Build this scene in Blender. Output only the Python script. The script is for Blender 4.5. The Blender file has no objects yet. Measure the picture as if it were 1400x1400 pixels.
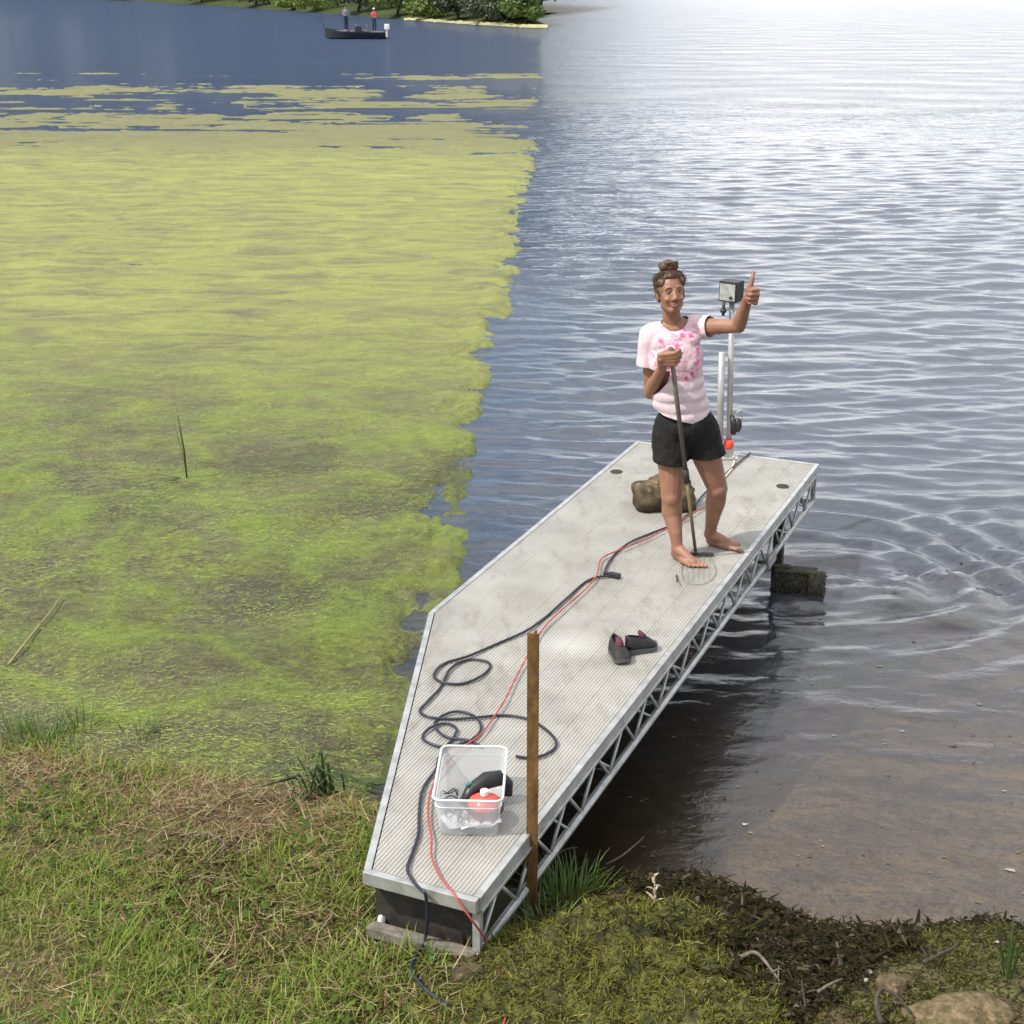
import bpy, bmesh, math, random
import numpy as np
from mathutils import Vector, Matrix, noise as mnoise

# ------------------------------------------------------------------ camera
SC = bpy.context.scene
F, PITCH, CAMZ, DECK = 2000.0, 0.3499, 3.598, 0.62
cam_d = bpy.data.cameras.new('camera'); cam = bpy.data.objects.new('camera', cam_d)
SC.collection.objects.link(cam); SC.camera = cam
cam_d.sensor_width = 36.0; cam_d.lens = 36.0 * F / 1400.0
cam_d.clip_start = 0.1; cam_d.clip_end = 6000
cam.location = (0, 0, CAMZ); cam.rotation_euler = (math.pi/2 - PITCH, 0, 0)
SC.render.resolution_x = SC.render.resolution_y = 1024

# ------------------------------------------------------------------ sky and sun
SUN_EL, SUN_AZ = math.radians(52), math.radians(-112)      # azimuth clockwise from +Y: from the left, a little behind
world = bpy.data.worlds.new('World'); SC.world = world; world.use_nodes = True
wn, wl = world.node_tree.nodes, world.node_tree.links
wn.clear()
w_out = wn.new('ShaderNodeOutputWorld'); w_bg = wn.new('ShaderNodeBackground')
w_bg.inputs['Strength'].default_value = 0.10
w_sky = wn.new('ShaderNodeTexSky'); w_sky.sky_type = 'NISHITA'; w_sky.sun_disc = False
w_sky.sun_elevation = SUN_EL; w_sky.sun_rotation = SUN_AZ
w_sky.altitude = 200; w_sky.air_density = 1.0; w_sky.dust_density = 0.15; w_sky.ozone_density = 2.6
w_tc = wn.new('ShaderNodeTexCoord'); w_sep = wn.new('ShaderNodeSeparateXYZ')
wl.new(w_tc.outputs['Generated'], w_sep.inputs[0])
w_add = wn.new('ShaderNodeMath'); w_add.operation = 'ADD'; w_add.inputs[1].default_value = 0.22
wl.new(w_sep.outputs['Z'], w_add.inputs[0])
w_dx = wn.new('ShaderNodeMath'); w_dx.operation = 'DIVIDE'; w_dy = wn.new('ShaderNodeMath'); w_dy.operation = 'DIVIDE'
wl.new(w_sep.outputs['X'], w_dx.inputs[0]); wl.new(w_add.outputs[0], w_dx.inputs[1])
wl.new(w_sep.outputs['Y'], w_dy.inputs[0]); wl.new(w_add.outputs[0], w_dy.inputs[1])
w_cmb = wn.new('ShaderNodeCombineXYZ'); wl.new(w_dx.outputs[0], w_cmb.inputs[0]); wl.new(w_dy.outputs[0], w_cmb.inputs[1])
w_map = wn.new('ShaderNodeMapping'); w_map.inputs['Location'].default_value = (13.11, -3.63, 0.5)
wl.new(w_cmb.outputs[0], w_map.inputs[0])
w_n = wn.new('ShaderNodeTexNoise'); w_n.inputs['Scale'].default_value = 0.62; w_n.inputs['Detail'].default_value = 7
w_n.inputs['Roughness'].default_value = 0.55
wl.new(w_map.outputs[0], w_n.inputs['Vector'])
w_r = wn.new('ShaderNodeValToRGB'); w_r.color_ramp.elements[0].position = 0.44; w_r.color_ramp.elements[1].position = 0.60
wl.new(w_n.outputs['Fac'], w_r.inputs[0])
w_mix = wn.new('ShaderNodeMixRGB'); w_mix.inputs[2].default_value = (12.4, 12.5, 12.7, 1)
wl.new(w_r.outputs[0], w_mix.inputs[0]); wl.new(w_sky.outputs[0], w_mix.inputs[1])
wl.new(w_mix.outputs[0], w_bg.inputs[0]); wl.new(w_bg.outputs[0], w_out.inputs[0])

sun_d = bpy.data.lights.new('sun', 'SUN'); sun = bpy.data.objects.new('sun', sun_d); SC.collection.objects.link(sun)
sun_d.energy = 3.5; sun_d.angle = math.radians(0.9); sun_d.color = (1.0, 0.95, 0.87)
SUN_DIR = Vector((math.sin(SUN_AZ)*math.cos(SUN_EL), math.cos(SUN_AZ)*math.cos(SUN_EL), math.sin(SUN_EL)))
sun.rotation_euler = SUN_DIR.to_track_quat('Z', 'Y').to_euler()
sun.location = SUN_DIR * 60
SC.view_settings.view_transform = 'Standard'; SC.view_settings.look = 'None'
SC.view_settings.exposure = 0.5; SC.view_settings.gamma = 1.0
try: SC.view_settings.use_curve_mapping = False
except Exception: pass
SC.render.engine = 'CYCLES'
SC.cycles.transparent_max_bounces = 12; SC.cycles.max_bounces = 7
SC.cycles.caustics_reflective = False; SC.cycles.caustics_refractive = False
SC.cycles.use_denoising = True

# ------------------------------------------------------------------ helpers
COL = SC.collection
rng = np.random.default_rng(7); random.seed(11)
CP, SP = math.cos(PITCH), math.sin(PITCH)
def ray(x, y):
    u, v = (x-700)/F, (700-y)/F
    return Vector((u, CP + v*SP, -SP + v*CP))
def at(x, y, z=0.0):                 # point of the height z seen at a place of the photograph
    d = ray(x, y); t = (z-CAMZ)/d.z
    return Vector((d.x*t, d.y*t, z))
def aty(x, y, Y):                    # the same at a distance Y
    d = ray(x, y); t = Y/d.y
    return Vector((d.x*t, Y, CAMZ + d.z*t))

def hsh(ix, iy, seed):
    n = (ix.astype(np.int64)*374761393 + iy.astype(np.int64)*668265263 + seed*144665) & 0xffffffff
    n = ((n ^ (n >> 13))*1274126177) & 0xffffffff
    return ((n ^ (n >> 16)) & 0xffff)/65535.0
def vnoise(x, y, seed=0):
    ix, iy = np.floor(x), np.floor(y); fx, fy = x-ix, y-iy
    fx = fx*fx*fx*(fx*(fx*6-15)+10); fy = fy*fy*fy*(fy*(fy*6-15)+10)
    a, b = hsh(ix, iy, seed), hsh(ix+1, iy, seed); c, d = hsh(ix, iy+1, seed), hsh(ix+1, iy+1, seed)
    return (a*(1-fx)+b*fx)*(1-fy) + (c*(1-fx)+d*fx)*fy
def fbm(x, y, seed=0, oct=4, gain=0.5):
    s, a, t = 0, 1.0, 0
    x = np.asarray(x, float); y = np.asarray(y, float)
    for o in range(oct):
        s = s + a*vnoise(x*2**o+o*17.3, y*2**o+o*9.1, seed+o); t += a; a *= gain
    return s/t
def sstep(a, b, x):
    t = np.clip((x-a)/(b-a), 0, 1); return t*t*(3-2*t)

def mesh_np(name, co, faces, smooth=False):
    me = bpy.data.meshes.new(name)
    co = np.asarray(co, np.float32); faces = np.asarray(faces, np.int32)
    me.vertices.add(len(co)); me.vertices.foreach_set('co', co.ravel())
    k = faces.shape[1]
    me.loops.add(faces.size); me.loops.foreach_set('vertex_index', faces.ravel())
    me.polygons.add(len(faces)); me.polygons.foreach_set('loop_start', np.arange(0, faces.size, k, dtype=np.int32))
    me.polygons.foreach_set('loop_total', np.full(len(faces), k, np.int32))
    if smooth: me.polygons.foreach_set('use_smooth', np.ones(len(faces), bool))
    me.update(calc_edges=True); me.validate()
    return me
def grid_faces(ny, nx):
    i = np.arange((ny-1)*(nx-1)); r, c = i//(nx-1), i % (nx-1)
    a = r*nx+c
    return np.stack([a, a+1, a+nx+1, a+nx], 1)
def fattr(me, name, vals):
    at_ = me.attributes.new(name, 'FLOAT', 'POINT'); at_.data.foreach_set('value', np.asarray(vals, np.float32).ravel())
def cattr(me, name, vals):
    at_ = me.attributes.new(name, 'FLOAT_COLOR', 'POINT')
    v = np.ones((len(vals), 4), np.float32); v[:, :3] = vals; at_.data.foreach_set('color', v.ravel())
def link(name, me, mat=None, parent=None):
    o = bpy.data.objects.new(name, me); COL.objects.link(o)
    if mat is not None and me is not None:
        for m in (mat if isinstance(mat, (list, tuple)) else [mat]): me.materials.append(m)
    if parent is not None: o.parent = parent
    return o
def thing(name, label, cat, loc=(0, 0, 0), rz=0, group=None):
    o = bpy.data.objects.new(name, None); COL.objects.link(o); o.empty_display_size = 0.1
    o.location = loc; o.rotation_euler = (0, 0, rz)
    return tag(o, label, cat, group)
def tag(o, label=None, cat=None, group=None, kind=None):
    if label: o['label'] = label
    if cat: o['category'] = cat
    if group: o['group'] = group
    if kind: o['kind'] = kind
    return o

class MB:                             # collects shapes, then links them as one mesh object
    def __init__(s): s.v = []; s.f = []
    def add(s, v, f):
        n = len(s.v); s.v += [tuple(p) for p in v]; s.f += [tuple(i+n for i in q) for q in f]; return s
    def box(s, c, d, M=None):
        c = Vector(c); pts = []
        for sx in (-.5, .5):
            for sy in (-.5, .5):
                for sz in (-.5, .5):
                    p = Vector((sx*d[0], sy*d[1], sz*d[2]))
                    if M is not None: p = M @ p
                    pts.append(c+p)
        return s.add(pts, [(0, 1, 3, 2), (4, 6, 7, 5), (0, 4, 5, 1), (2, 3, 7, 6), (0, 2, 6, 4), (1, 5, 7, 3)])
    def tube(s, pts, r, n=8, caps=True, closed=False):
        pts = [Vector(p) for p in pts]; m = len(pts)
        rs = r if isinstance(r, (list, tuple)) else [r]*m
        v, f = [], []; prev = None
        for i, p in enumerate(pts):
            t = (pts[(i+1) % m]-pts[i-1]) if closed else (pts[min(i+1, m-1)]-pts[max(i-1, 0)])
            if t.length < 1e-9: t = Vector((0, 0, 1))
            t.normalize()
            if prev is None:
                a = Vector((0, 0, 1)) if abs(t.z) < .9 else Vector((1, 0, 0)); u = t.cross(a).normalized()
            else:
                u = prev - t*prev.dot(t); u = u.normalized() if u.length > 1e-6 else t.orthogonal().normalized()
            prev = u; w = t.cross(u)
            for k in range(n):
                a = 2*math.pi*k/n; v.append(p + (u*math.cos(a)+w*math.sin(a))*rs[i])
        rings = m if closed else m-1
        for i in range(rings):
            j = (i+1) % m
            for k in range(n): f.append((i*n+k, i*n+(k+1) % n, j*n+(k+1) % n, j*n+k))
        if caps and not closed: f.append(tuple(range(n))[::-1]); f.append(tuple((m-1)*n+k for k in range(n)))
        return s.add(v, f)
    def bar(s, a, b, w, h, up=(0, 0, 1)):
        a, b = Vector(a), Vector(b); t = (b-a).normalized(); u = t.cross(Vector(up)).normalized(); q = u.cross(t)
        v = [p+u*(i*w/2)+q*(j*h/2) for p in (a, b) for i, j in ((-1, -1), (1, -1), (1, 1), (-1, 1))]
        return s.add(v, [(3, 2, 1, 0), (4, 5, 6, 7), (0, 1, 5, 4), (1, 2, 6, 5), (2, 3, 7, 6), (3, 0, 4, 7)])
    def ell(s, c, r, M=None, nu=14, nv=10):
        c = Vector(c); v = []; f = []
        for j in range(1, nv):
            th = math.pi*j/nv
            for i in range(nu):
                ph = 2*math.pi*i/nu
                p = Vector((r[0]*math.sin(th)*math.cos(ph), r[1]*math.sin(th)*math.sin(ph), r[2]*math.cos(th)))
                v.append(c + (M @ p if M is not None else p))
        top = len(v); p = Vector((0, 0, r[2])); v.append(c+(M @ p if M is not None else p))
        p = Vector((0, 0, -r[2])); v.append(c+(M @ p if M is not None else p))
        for j in range(nv-2):
            for i in range(nu): f.append((j*nu+i, (j+1)*nu+i, (j+1)*nu+(i+1) % nu, j*nu+(i+1) % nu))
        for i in range(nu):
            f.append((top, i, (i+1) % nu)); f.append((top+1, (nv-2)*nu+(i+1) % nu, (nv-2)*nu+i))
        return s.add(v, f)
    def cap(s, a, b, ra, rb, n=14):    # tapered capsule
        a, b = Vector(a), Vector(b); d = b-a; L = d.length; t = d/L if L > 1e-6 else Vector((0, 0, 1))
        pts, rs = [], []
        for k in range(5): q = math.pi/2*(1-k/5); pts.append(a-t*ra*math.sin(q)); rs.append(max(ra*math.cos(q), 1e-4))
        for k in range(7): q = k/6; pts.append(a+d*q); rs.append(ra+(rb-ra)*q)
        for k in range(1, 6): q = math.pi/2*k/5; pts.append(b+t*rb*math.sin(q)); rs.append(max(rb*math.cos(q), 1e-4))
        return s.tube(pts, rs, n)
    def lathe(s, prof, c=(0, 0, 0), n=20, M=None):
        c = Vector(c); v, f = [], []
        for r, z in prof:
            for k in range(n):
                p = Vector((r*math.cos(2*math.pi*k/n), r*math.sin(2*math.pi*k/n), z)); v.append(c+(M @ p if M is not None else p))
        for i in range(len(prof)-1):
            for k in range(n): f.append((i*n+k, i*n+(k+1) % n, (i+1)*n+(k+1) % n, (i+1)*n+k))
        f.append(tuple(range(n))[::-1]); f.append(tuple((len(prof)-1)*n+k for k in range(n)))
        return s.add(v, f)
    def mesh(s, name, smooth=False):
        me = bpy.data.meshes.new(name); me.from_pydata(s.v, [], s.f); me.update()
        bm = bmesh.new(); bm.from_mesh(me); bmesh.ops.recalc_face_normals(bm, faces=bm.faces); bm.to_mesh(me); bm.free()
        if smooth:
            for p in me.polygons: p.use_smooth = True
        return me
    def build(s, name, mat, parent=None, smooth=False, bevel=0, auto=False):
        me = s.mesh(name, smooth)
        if bevel:
            bm = bmesh.new(); bm.from_mesh(me)
            bmesh.ops.bevel(bm, geom=bm.edges[:], offset=bevel, segments=2, affect='EDGES', profile=.6); bm.to_mesh(me); bm.free()
        if auto: me.polygons.foreach_set('use_smooth', [True]*len(me.polygons)); me.set_sharp_from_angle(angle=math.radians(38))
        return link(name, me, mat, parent)

def smooth_path(pts, n=8, closed=False):
    P = [Vector(p) for p in pts]; out = []; m = len(P)
    for i in range(m if closed else m-1):
        p0 = P[(i-1) % m] if closed or i > 0 else P[i]*2-P[i+1]
        p1, p2 = P[i], P[(i+1) % m]
        p3 = P[(i+2) % m] if closed or i+2 < m else p2*2-p1
        for k in range(n):
            t = k/n
            out.append(.5*((2*p1)+(p2-p0)*t+(2*p0-5*p1+4*p2-p3)*t*t+(3*p1-p0-3*p2+p3)*t**3))
    if not closed: out.append(P[-1])
    return out

# ---- materials
class NT:
    def __init__(s, name):
        s.m = bpy.data.materials.new(name); s.m.use_nodes = True; s.t = s.m.node_tree; s.t.nodes.clear()
        s.out = s.t.nodes.new('ShaderNodeOutputMaterial')
    def n(s, ty, **kw):
        nd = s.t.nodes.new('ShaderNode'+ty)
        for k, v in kw.items():
            if k.startswith('_'): setattr(nd, k[1:], v)
            else: s.set(nd, k, v)
        return nd
    def set(s, nd, k, v):
        k = k.replace('__', ' ')
        i = nd.inputs[int(k[1:])] if k[0] == 'i' and k[1:].isdigit() else nd.inputs[k]
        if isinstance(v, bpy.types.NodeSocket): s.t.links.new(v, i)
        elif isinstance(v, bpy.types.Node): s.t.links.new(v.outputs[0], i)
        elif isinstance(v, (tuple, list)) and len(v) == 3 and i.type == 'RGBA': i.default_value = (*v, 1)
        else: i.default_value = v
    def pos(s):
        g = s.n('NewGeometry'); return g.outputs['Position']
    def obj(s):
        return s.n('TexCoord').outputs['Object']
    def noise(s, vec, scale, detail=4, rough=.55, dist=0.0, out='Fac'):
        nd = s.n('TexNoise', Scale=scale, Detail=detail, Roughness=rough, Distortion=dist); s.set(nd, 'Vector', vec); return nd.outputs[out]
    def mapv(s, vec, scale=(1, 1, 1), rot=(0, 0, 0), loc=(0, 0, 0)):
        nd = s.n('Mapping'); s.set(nd, 'Vector', vec); nd.inputs['Scale'].default_value = scale
        nd.inputs['Rotation'].default_value = rot; nd.inputs['Location'].default_value = loc; return nd.outputs[0]
    def ramp(s, fac, stops, interp='LINEAR'):
        nd = s.n('ValToRGB'); s.set(nd, 'Fac', fac); cr = nd.color_ramp; cr.interpolation = interp
        while len(cr.elements) < len(stops): cr.elements.new(0.5)
        for e, (p, c) in zip(cr.elements, stops):
            e.position = p; e.color = (c, c, c, 1) if isinstance(c, (int, float)) else (*c, 1)
        return nd.outputs[0]
    def mix(s, fac, a, b, mode='MIX'):
        nd = s.n('MixRGB', _blend_type=mode); s.set(nd, 'Fac', fac); s.set(nd, 'Color1', a); s.set(nd, 'Color2', b); return nd.outputs[0]
    def math(s, op, a, b=0.0, clamp=False):
        nd = s.n('Math', _operation=op, _use_clamp=clamp); s.set(nd, 'i0', a); s.set(nd, 'i1', b); return nd.outputs[0]
    def attr(s, name, out='Fac'):
        nd = s.n('Attribute', _attribute_name=name); return nd.outputs[out]
    def bump(s, h, strength=.5, dist=.01, normal=None):
        nd = s.n('Bump', Strength=strength, Distance=dist); s.set(nd, 'Height', h)
        if normal is not None: s.set(nd, 'Normal', normal)
        return nd.outputs[0]
    def pbr(s, color, rough=.6, metal=0, normal=None, spec=.5, **kw):
        nd = s.n('BsdfPrincipled'); s.set(nd, 'Base Color', color); s.set(nd, 'Roughness', rough); s.set(nd, 'Metallic', metal)
        s.set(nd, 'Specular IOR Level', spec)
        if normal is not None: s.set(nd, 'Normal', normal)
        for k, v in kw.items(): s.set(nd, k, v)
        s.t.links.new(nd.outputs[0], s.out.inputs[0]); return nd
    def surf(s, sh): s.t.links.new(sh if isinstance(sh, bpy.types.NodeSocket) else sh.outputs[0], s.out.inputs[0])
def simple(name, col, rough=.6, metal=0, var=.18, scale=30, bump=.15, bd=.002, spec=.5):
    t = NT(name); p = t.obj(); nz = t.noise(p, scale, 5)
    dark = tuple(c*(1-var) for c in col); lite = tuple(min(1, c*(1+var)) for c in col)
    c = t.ramp(nz, [(.3, dark), (.7, lite)])
    r = t.ramp(t.noise(p, scale*2.3, 3), [(.3, max(0, rough-.1)), (.7, min(1, rough+.1))])
    t.pbr(c, r, metal, t.bump(t.noise(p, scale*4, 4), bump, bd), spec)
    return t.m
# ------------------------------------------------------------------ shoreline and ground
SHORE = [(-900, 905), (-300, 965), (0, 1002), (200, 1030), (400, 1064), (520, 1095), (610, 1170), (690, 1232), (760, 1236), (850, 1222),
         (940, 1240), (1010, 1268), (1100, 1292), (1200, 1305), (1300, 1298), (1400, 1290), (1800, 1270), (2600, 1220)]
SH = np.array([[*at(x, y)[:2]] for x, y in SHORE])
SH = np.vstack([[-60, 14.0], SH, [60, 7.0]])
def shore_y(x):
    return np.interp(x, SH[:, 0], SH[:, 1])
def inland(x, y):                      # metres behind the waterline, negative out on the lake
    x = np.asarray(x, float); y = np.asarray(y, float)
    return shore_y(x) - y + (fbm(x*2.3, y*2.3, 3, 4)-.5)*.28
def ground_z(x, y):
    d = inland(x, y)
    right = sstep(-1.2, -.2, x)
    up = np.where(d > 0, (.10+.24*right)*(1-np.exp(-np.maximum(d, 0)*(2.2+2.4*right))) + .045*np.maximum(d, 0), 0)
    up = np.minimum(up, .6+.01*np.maximum(d, 0))
    dn = np.maximum(-d, 0)
    deep = .16*dn + .006*dn*dn
    deep = np.minimum(deep, 1.2+.02*dn); deep = np.minimum(deep, 3.0)
    n = (fbm(x*1.7, y*1.7, 5, 5)-.5)
    bump = np.where(d > -.15, .10, .05)*n
    return up - deep + bump - .012
def gat(x, y, dz=0.0):                 # point on the ground (or the water) seen at a place of the photograph
    z = .2
    for _ in range(6):
        q = at(x, y, z+dz); z = max(float(ground_z(q.x, q.y)), 0.0)
    return Vector((q.x, q.y, z+dz))
# fine patch near, coarse skirt beyond, in one sheet (graded rows and columns)
def graded(lo, hi, a, b, fine, grow=1.18, cap=40):
    m = list(np.arange(a, b+1e-6, fine)); s = fine; x = m[-1]
    while x < hi: s = min(s*grow, cap); x += s; m.append(x)
    s = fine; x = m[0]
    while x > lo: s = min(s*grow, cap); x -= s; m.insert(0, x)
    return np.array(m)
gx = graded(-900, 900, -3.2, 3.0, .03); gy = graded(-60, 1500, 3.2, 8.0, .03)
GX, GY = np.meshgrid(gx, gy); GZ = ground_z(GX, GY)
me = mesh_np('ground', np.stack([GX, GY, GZ], -1).reshape(-1, 3), grid_faces(len(gy), len(gx)), True)
fattr(me, 'inland', inland(GX, GY))
# shade beside the dock painted into the bottom colour, clean silt farther along
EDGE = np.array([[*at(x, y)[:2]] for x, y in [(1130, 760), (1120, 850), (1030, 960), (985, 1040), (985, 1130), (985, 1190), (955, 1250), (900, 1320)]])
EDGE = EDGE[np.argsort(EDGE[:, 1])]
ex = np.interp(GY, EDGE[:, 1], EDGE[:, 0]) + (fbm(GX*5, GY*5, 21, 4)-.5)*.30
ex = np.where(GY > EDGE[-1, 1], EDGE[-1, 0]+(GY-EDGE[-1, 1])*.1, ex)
fattr(me, 'bottom_shade', 1-sstep(-.03, .03, GX-ex))
t = NT('ground_soil'); p = t.pos(); inl = t.attr('inland'); shade_f = t.attr('bottom_shade')
soil = t.ramp(t.noise(p, 9, 8, .65), [(.25, (.035, .025, .015)), (.5, (.095, .068, .038)), (.75, (.17, .125, .07))])
moss = t.ramp(t.noise(p, 16, 6, .6), [(.35, (.045, .050, .014)), (.65, (.12, .13, .030))])
land = t.mix(t.ramp(t.noise(p, 4.5, 5), [(.42, 0.0), (.58, .8)]), soil, moss)
silt = t.ramp(t.noise(t.mapv(p, (1, 1.6, 1)), 2.6, 8, .62, .6), [(.30, (.085, .068, .052)), (.48, (.185, .145, .105)), (.70, (.30, .225, .155))])
silt = t.mix(t.ramp(t.noise(p, 24, 4), [(.57, 0.0), (.66, .7)]), silt, (.05, .040, .027))
bottom_shade = t.ramp(t.noise(p, 7, 7, .65), [(.3, (.036, .028, .019)), (.7, (.10, .076, .050))])
bot = t.mix(shade_f, silt, bottom_shade)
c = t.mix(t.ramp(t.math('ADD', inl, .5), [(.47, 0.0), (.53, 1.0)]), bot, land)
t.pbr(c, .85, 0, t.bump(t.noise(p, 45, 6, .7), .6, .02), .25)
M_ground = t.m
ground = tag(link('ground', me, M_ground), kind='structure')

# ------------------------------------------------------------------ the line between the scum and the open water
def div_x(y):                         # world x of the scum's ragged right edge at distance y
    a, b = at(775-.214*180, 180), at(775-.214*1050, 1050)
    return a.x + (y-a.y)*(b.x-a.x)/(b.y-a.y)

# ------------------------------------------------------------------ lake
TH = at(1128, 790)                    # where the thruster churns the surface
def waves(x, y):
    d = -inland(x, y)
    calm = sstep(.2, 5.0, d)
    h = np.zeros_like(x)
    r2 = np.random.default_rng(5)
    q = .6*(fbm(x*.22, y*.22, 40, 3)-.5)
    for i in range(27):
        lam = .17*(1.08**i); k = 2*math.pi/lam
        a = r2.normal(0, .36)+.10; ph = r2.uniform(0, 6.28)
        amp = .030*lam**.95/5.0*(1.0 if lam < .6 else .5)
        env = .45+1.1*vnoise(x*.35/lam**.5+i*7.7, y*.30/lam**.5, 60+i)
        th_ = k*(x*math.sin(a)+y*math.cos(a)+q)+ph
        h += amp*env*(np.sin(th_)-.28*np.cos(2*th_))
    h *= .10+.90*calm
    left = 1-sstep(-.5-.03*y, .5+.05*y, x-div_x(y))
    h *= 1-.55*left
    # rings and wash off the thruster
    rx, ry = x-TH.x, y-TH.y; r = np.sqrt(rx*rx+ry*ry)+1e-6; an = np.arctan2(ry, rx)
    fan = sstep(1.9, .9, np.abs(an-.25))
    h += .020*np.sin(2*math.pi*(r*(1+.10*np.sin(an*2.3)+.05*np.sin(an*5))/.36))*np.exp(-((r-1.1)/.8)**2)*fan*(.4+1.2*vnoise(x*1.3, y*1.3, 77))
    wash = np.exp(-((rx-.75)/.75)**2-((ry+.02)/.34)**2)
    h += wash*.06*(fbm(x*9, y*13, 81, 4)-.5)
    un = np.exp(-(((x-at(1050, 850).x)/.38)**2+((y-at(1050, 850).y)/.5)**2))
    h += un*.045*(fbm(x*4.5, y*7, 85, 3)-.5)
    return h
yy = [2.6]
while yy[-1] < 52: yy.append(yy[-1]+max(.018, .0029*yy[-1]))
while yy[-1] < 2600: yy.append(yy[-1]*1.018)
yy = np.array(yy); uu = np.linspace(-1, 1, 560); uu = np.sign(uu)*np.abs(uu)**1.15
WX = uu[None, :]*(3.0+.56*yy[:, None]); WY = np.repeat(yy[:, None], len(uu), 1)
near = 1-sstep(26, 51, WY)
WZ = waves(WX, WY)*near
me = mesh_np('lake_water', np.stack([WX, WY, WZ], -1).reshape(-1, 3), grid_faces(len(yy), len(uu)), True)
fattr(me, 'depth', np.maximum(-ground_z(WX, WY), 0))
fattr(me, 'near', near)
fattr(me, 'ruffle', (1-sstep(-1.0-.15*WY, 1.0+.14*WY, WX-div_x(WY)))*sstep(14, 22, WY))
t = NT('lake_water'); p = t.pos(); dep = t.attr('depth'); nr = t.attr('near'); rf = t.attr('ruffle')
far = t.math('SUBTRACT', 1.0, nr)
b1 = t.noise(t.mapv(p, (.6, .8, 1)), .5, 7, .72, .3)
b2 = t.noise(t.mapv(p, (1.0, 1.7, 1)), 6.5, 5, .6, .4)
b3 = t.noise(t.mapv(p, (.35, 1.6, 1)), .9, 6, .65, .2)
n0 = t.bump(b2, .34, .020)
nb = t.n('Bump', Distance=.35); t.set(nb, 'Height', b1); t.set(nb, 'Strength', t.math('MULTIPLY', far, .8)); t.set(nb, 'Normal', n0)
nc = t.n('Bump', Distance=.60); t.set(nc, 'Height', b3); t.set(nc, 'Strength', t.math('MULTIPLY', rf, 1.0)); t.set(nc, 'Normal', nb.outputs[0])
nd_ = t.n('Bump', Distance=1.6); t.set(nd_, 'Height', t.noise(t.mapv(p, (.05, .42, 1), (0, 0, .04)), .8, 4, .55, .3)); t.set(nd_, 'Strength', t.math('MULTIPLY', rf, .9)); t.set(nd_, 'Normal', nc.outputs[0])
nrm = nd_.outputs[0]
murk = t.math('SUBTRACT', 1.0, t.math('POWER', 2.718, t.math('MULTIPLY', dep, -1.15)))
tr = t.n('BsdfTransparent', Color=(.86, .80, .68)); df = t.n('BsdfDiffuse'); t.set(df, 'Color', t.mix(rf, t.ramp(dep, [(.05, (.085, .066, .048)), (.75, (.062, .074, .098))]), (.030, .045, .082)))
body = t.n('MixShader'); t.set(body, 'Fac', murk); t.set(body, 'i1', tr); t.set(body, 'i2', df)
gl = t.n('BsdfGlossy', Color=(1, 1, 1), Roughness=.035); t.set(gl, 'Normal', nrm)
fr = t.n('Fresnel', IOR=1.6); t.set(fr, 'Normal', nrm)
fin = t.n('MixShader'); t.set(fin, 'Fac', t.math('MULTIPLY', fr.outputs[0], t.math('SUBTRACT', 1.0, t.math('MULTIPLY', rf, .52)))); t.set(fin, 'i1', body); t.set(fin, 'i2', gl)
t.surf(fin)
tag(link('lake_water', me, t.m), kind='structure')

# ------------------------------------------------------------------ floating algae: its own uneven sheet that sinks under the surface where it thins
yy = [4.2]
while yy[-1] < 16: yy.append(yy[-1]+max(.022, .0034*yy[-1]))
while yy[-1] < 74: yy.append(yy[-1]*1.0065)
yy = np.array(yy); vv = np.linspace(0, 1, 430)**.9
x0 = -(1.8+.40*yy); x1 = div_x(yy)+1.2
AX = x0[:, None]+(x1-x0)[:, None]*vv[None, :]; AY = np.repeat(yy[:, None], len(vv), 1)
edge = div_x(AY)-AX + (fbm(AX*1.6, AY*.9, 91, 4)-.5)*.34 - .02
far_edge = 38 + 5*(fbm(AX*.16+3, AY*.02, 95, 3)-.5) + AX*.05
strk = fbm(AX*.09, AY*.55, 97, 5, .55)                   # wind-drawn streaks
cov = np.clip(edge*2.4, -1.6, 1.2)
hole = fbm(AX*.55, AY*.40, 93, 5, .55)
inn = sstep(0, 10, far_edge-AY)                          # 1 well inside the mat
cov = cov - np.where(AY > far_edge, 1.0+.03*(AY-far_edge), 0)*1.0 - (1-inn)*.40*(hole < .5)*sstep(.5, .38, hole)*1.6
cov = cov + np.where(AY > far_edge-5, (strk-.5)*2.6*sstep(-5, 0, AY-far_edge), 0)
cov = np.where(AY > 58, cov-(AY-58)*.1, cov)
lump = fbm(AX*1.1, AY*1.1, 101, 5, .55); fine = fbm(AX*7, AY*7, 105, 4, .6)
swl = fbm(AX*.9+1.3*fbm(AX*.5, AY*.5, 111, 3), AY*1.4+1.6*fbm(AX*.6, AY*.6, 115, 3), 119, 4)
ridge = 1-np.abs(swl-.5)*2
AZ = np.where(cov > 0, np.minimum(cov, .5)*.05, cov*.12) - .004 + (lump-.5)*.06 + (fine-.5)*.022 + (ridge**6)*.016
AZ = AZ + .008 + (fbm(AX*5, AY*3, 141, 4, .6)-.5)*.16*np.exp(-(edge/.35)**2) + (fbm(AX*.32, AY*2.6, 145, 6, .66)-.5)*.26*sstep(-9, -2, AY-far_edge)
AZ = np.minimum(AZ, .075); AZ = np.maximum(AZ, -.12)
AZ = AZ - .9*sstep(.05, .8, -edge)
AZ = np.where((edge > 1.0) & (AY < far_edge-7), np.maximum(AZ, .004+.02*(fine-.3)), AZ)
dland = inland(AX, AY); AZ = np.where(dland > .25, AZ-.6*(dland-.25), AZ)
me = mesh_np('algae_mat', np.stack([AX, AY, AZ], -1).reshape(-1, 3), grid_faces(len(yy), len(vv)), True)
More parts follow.
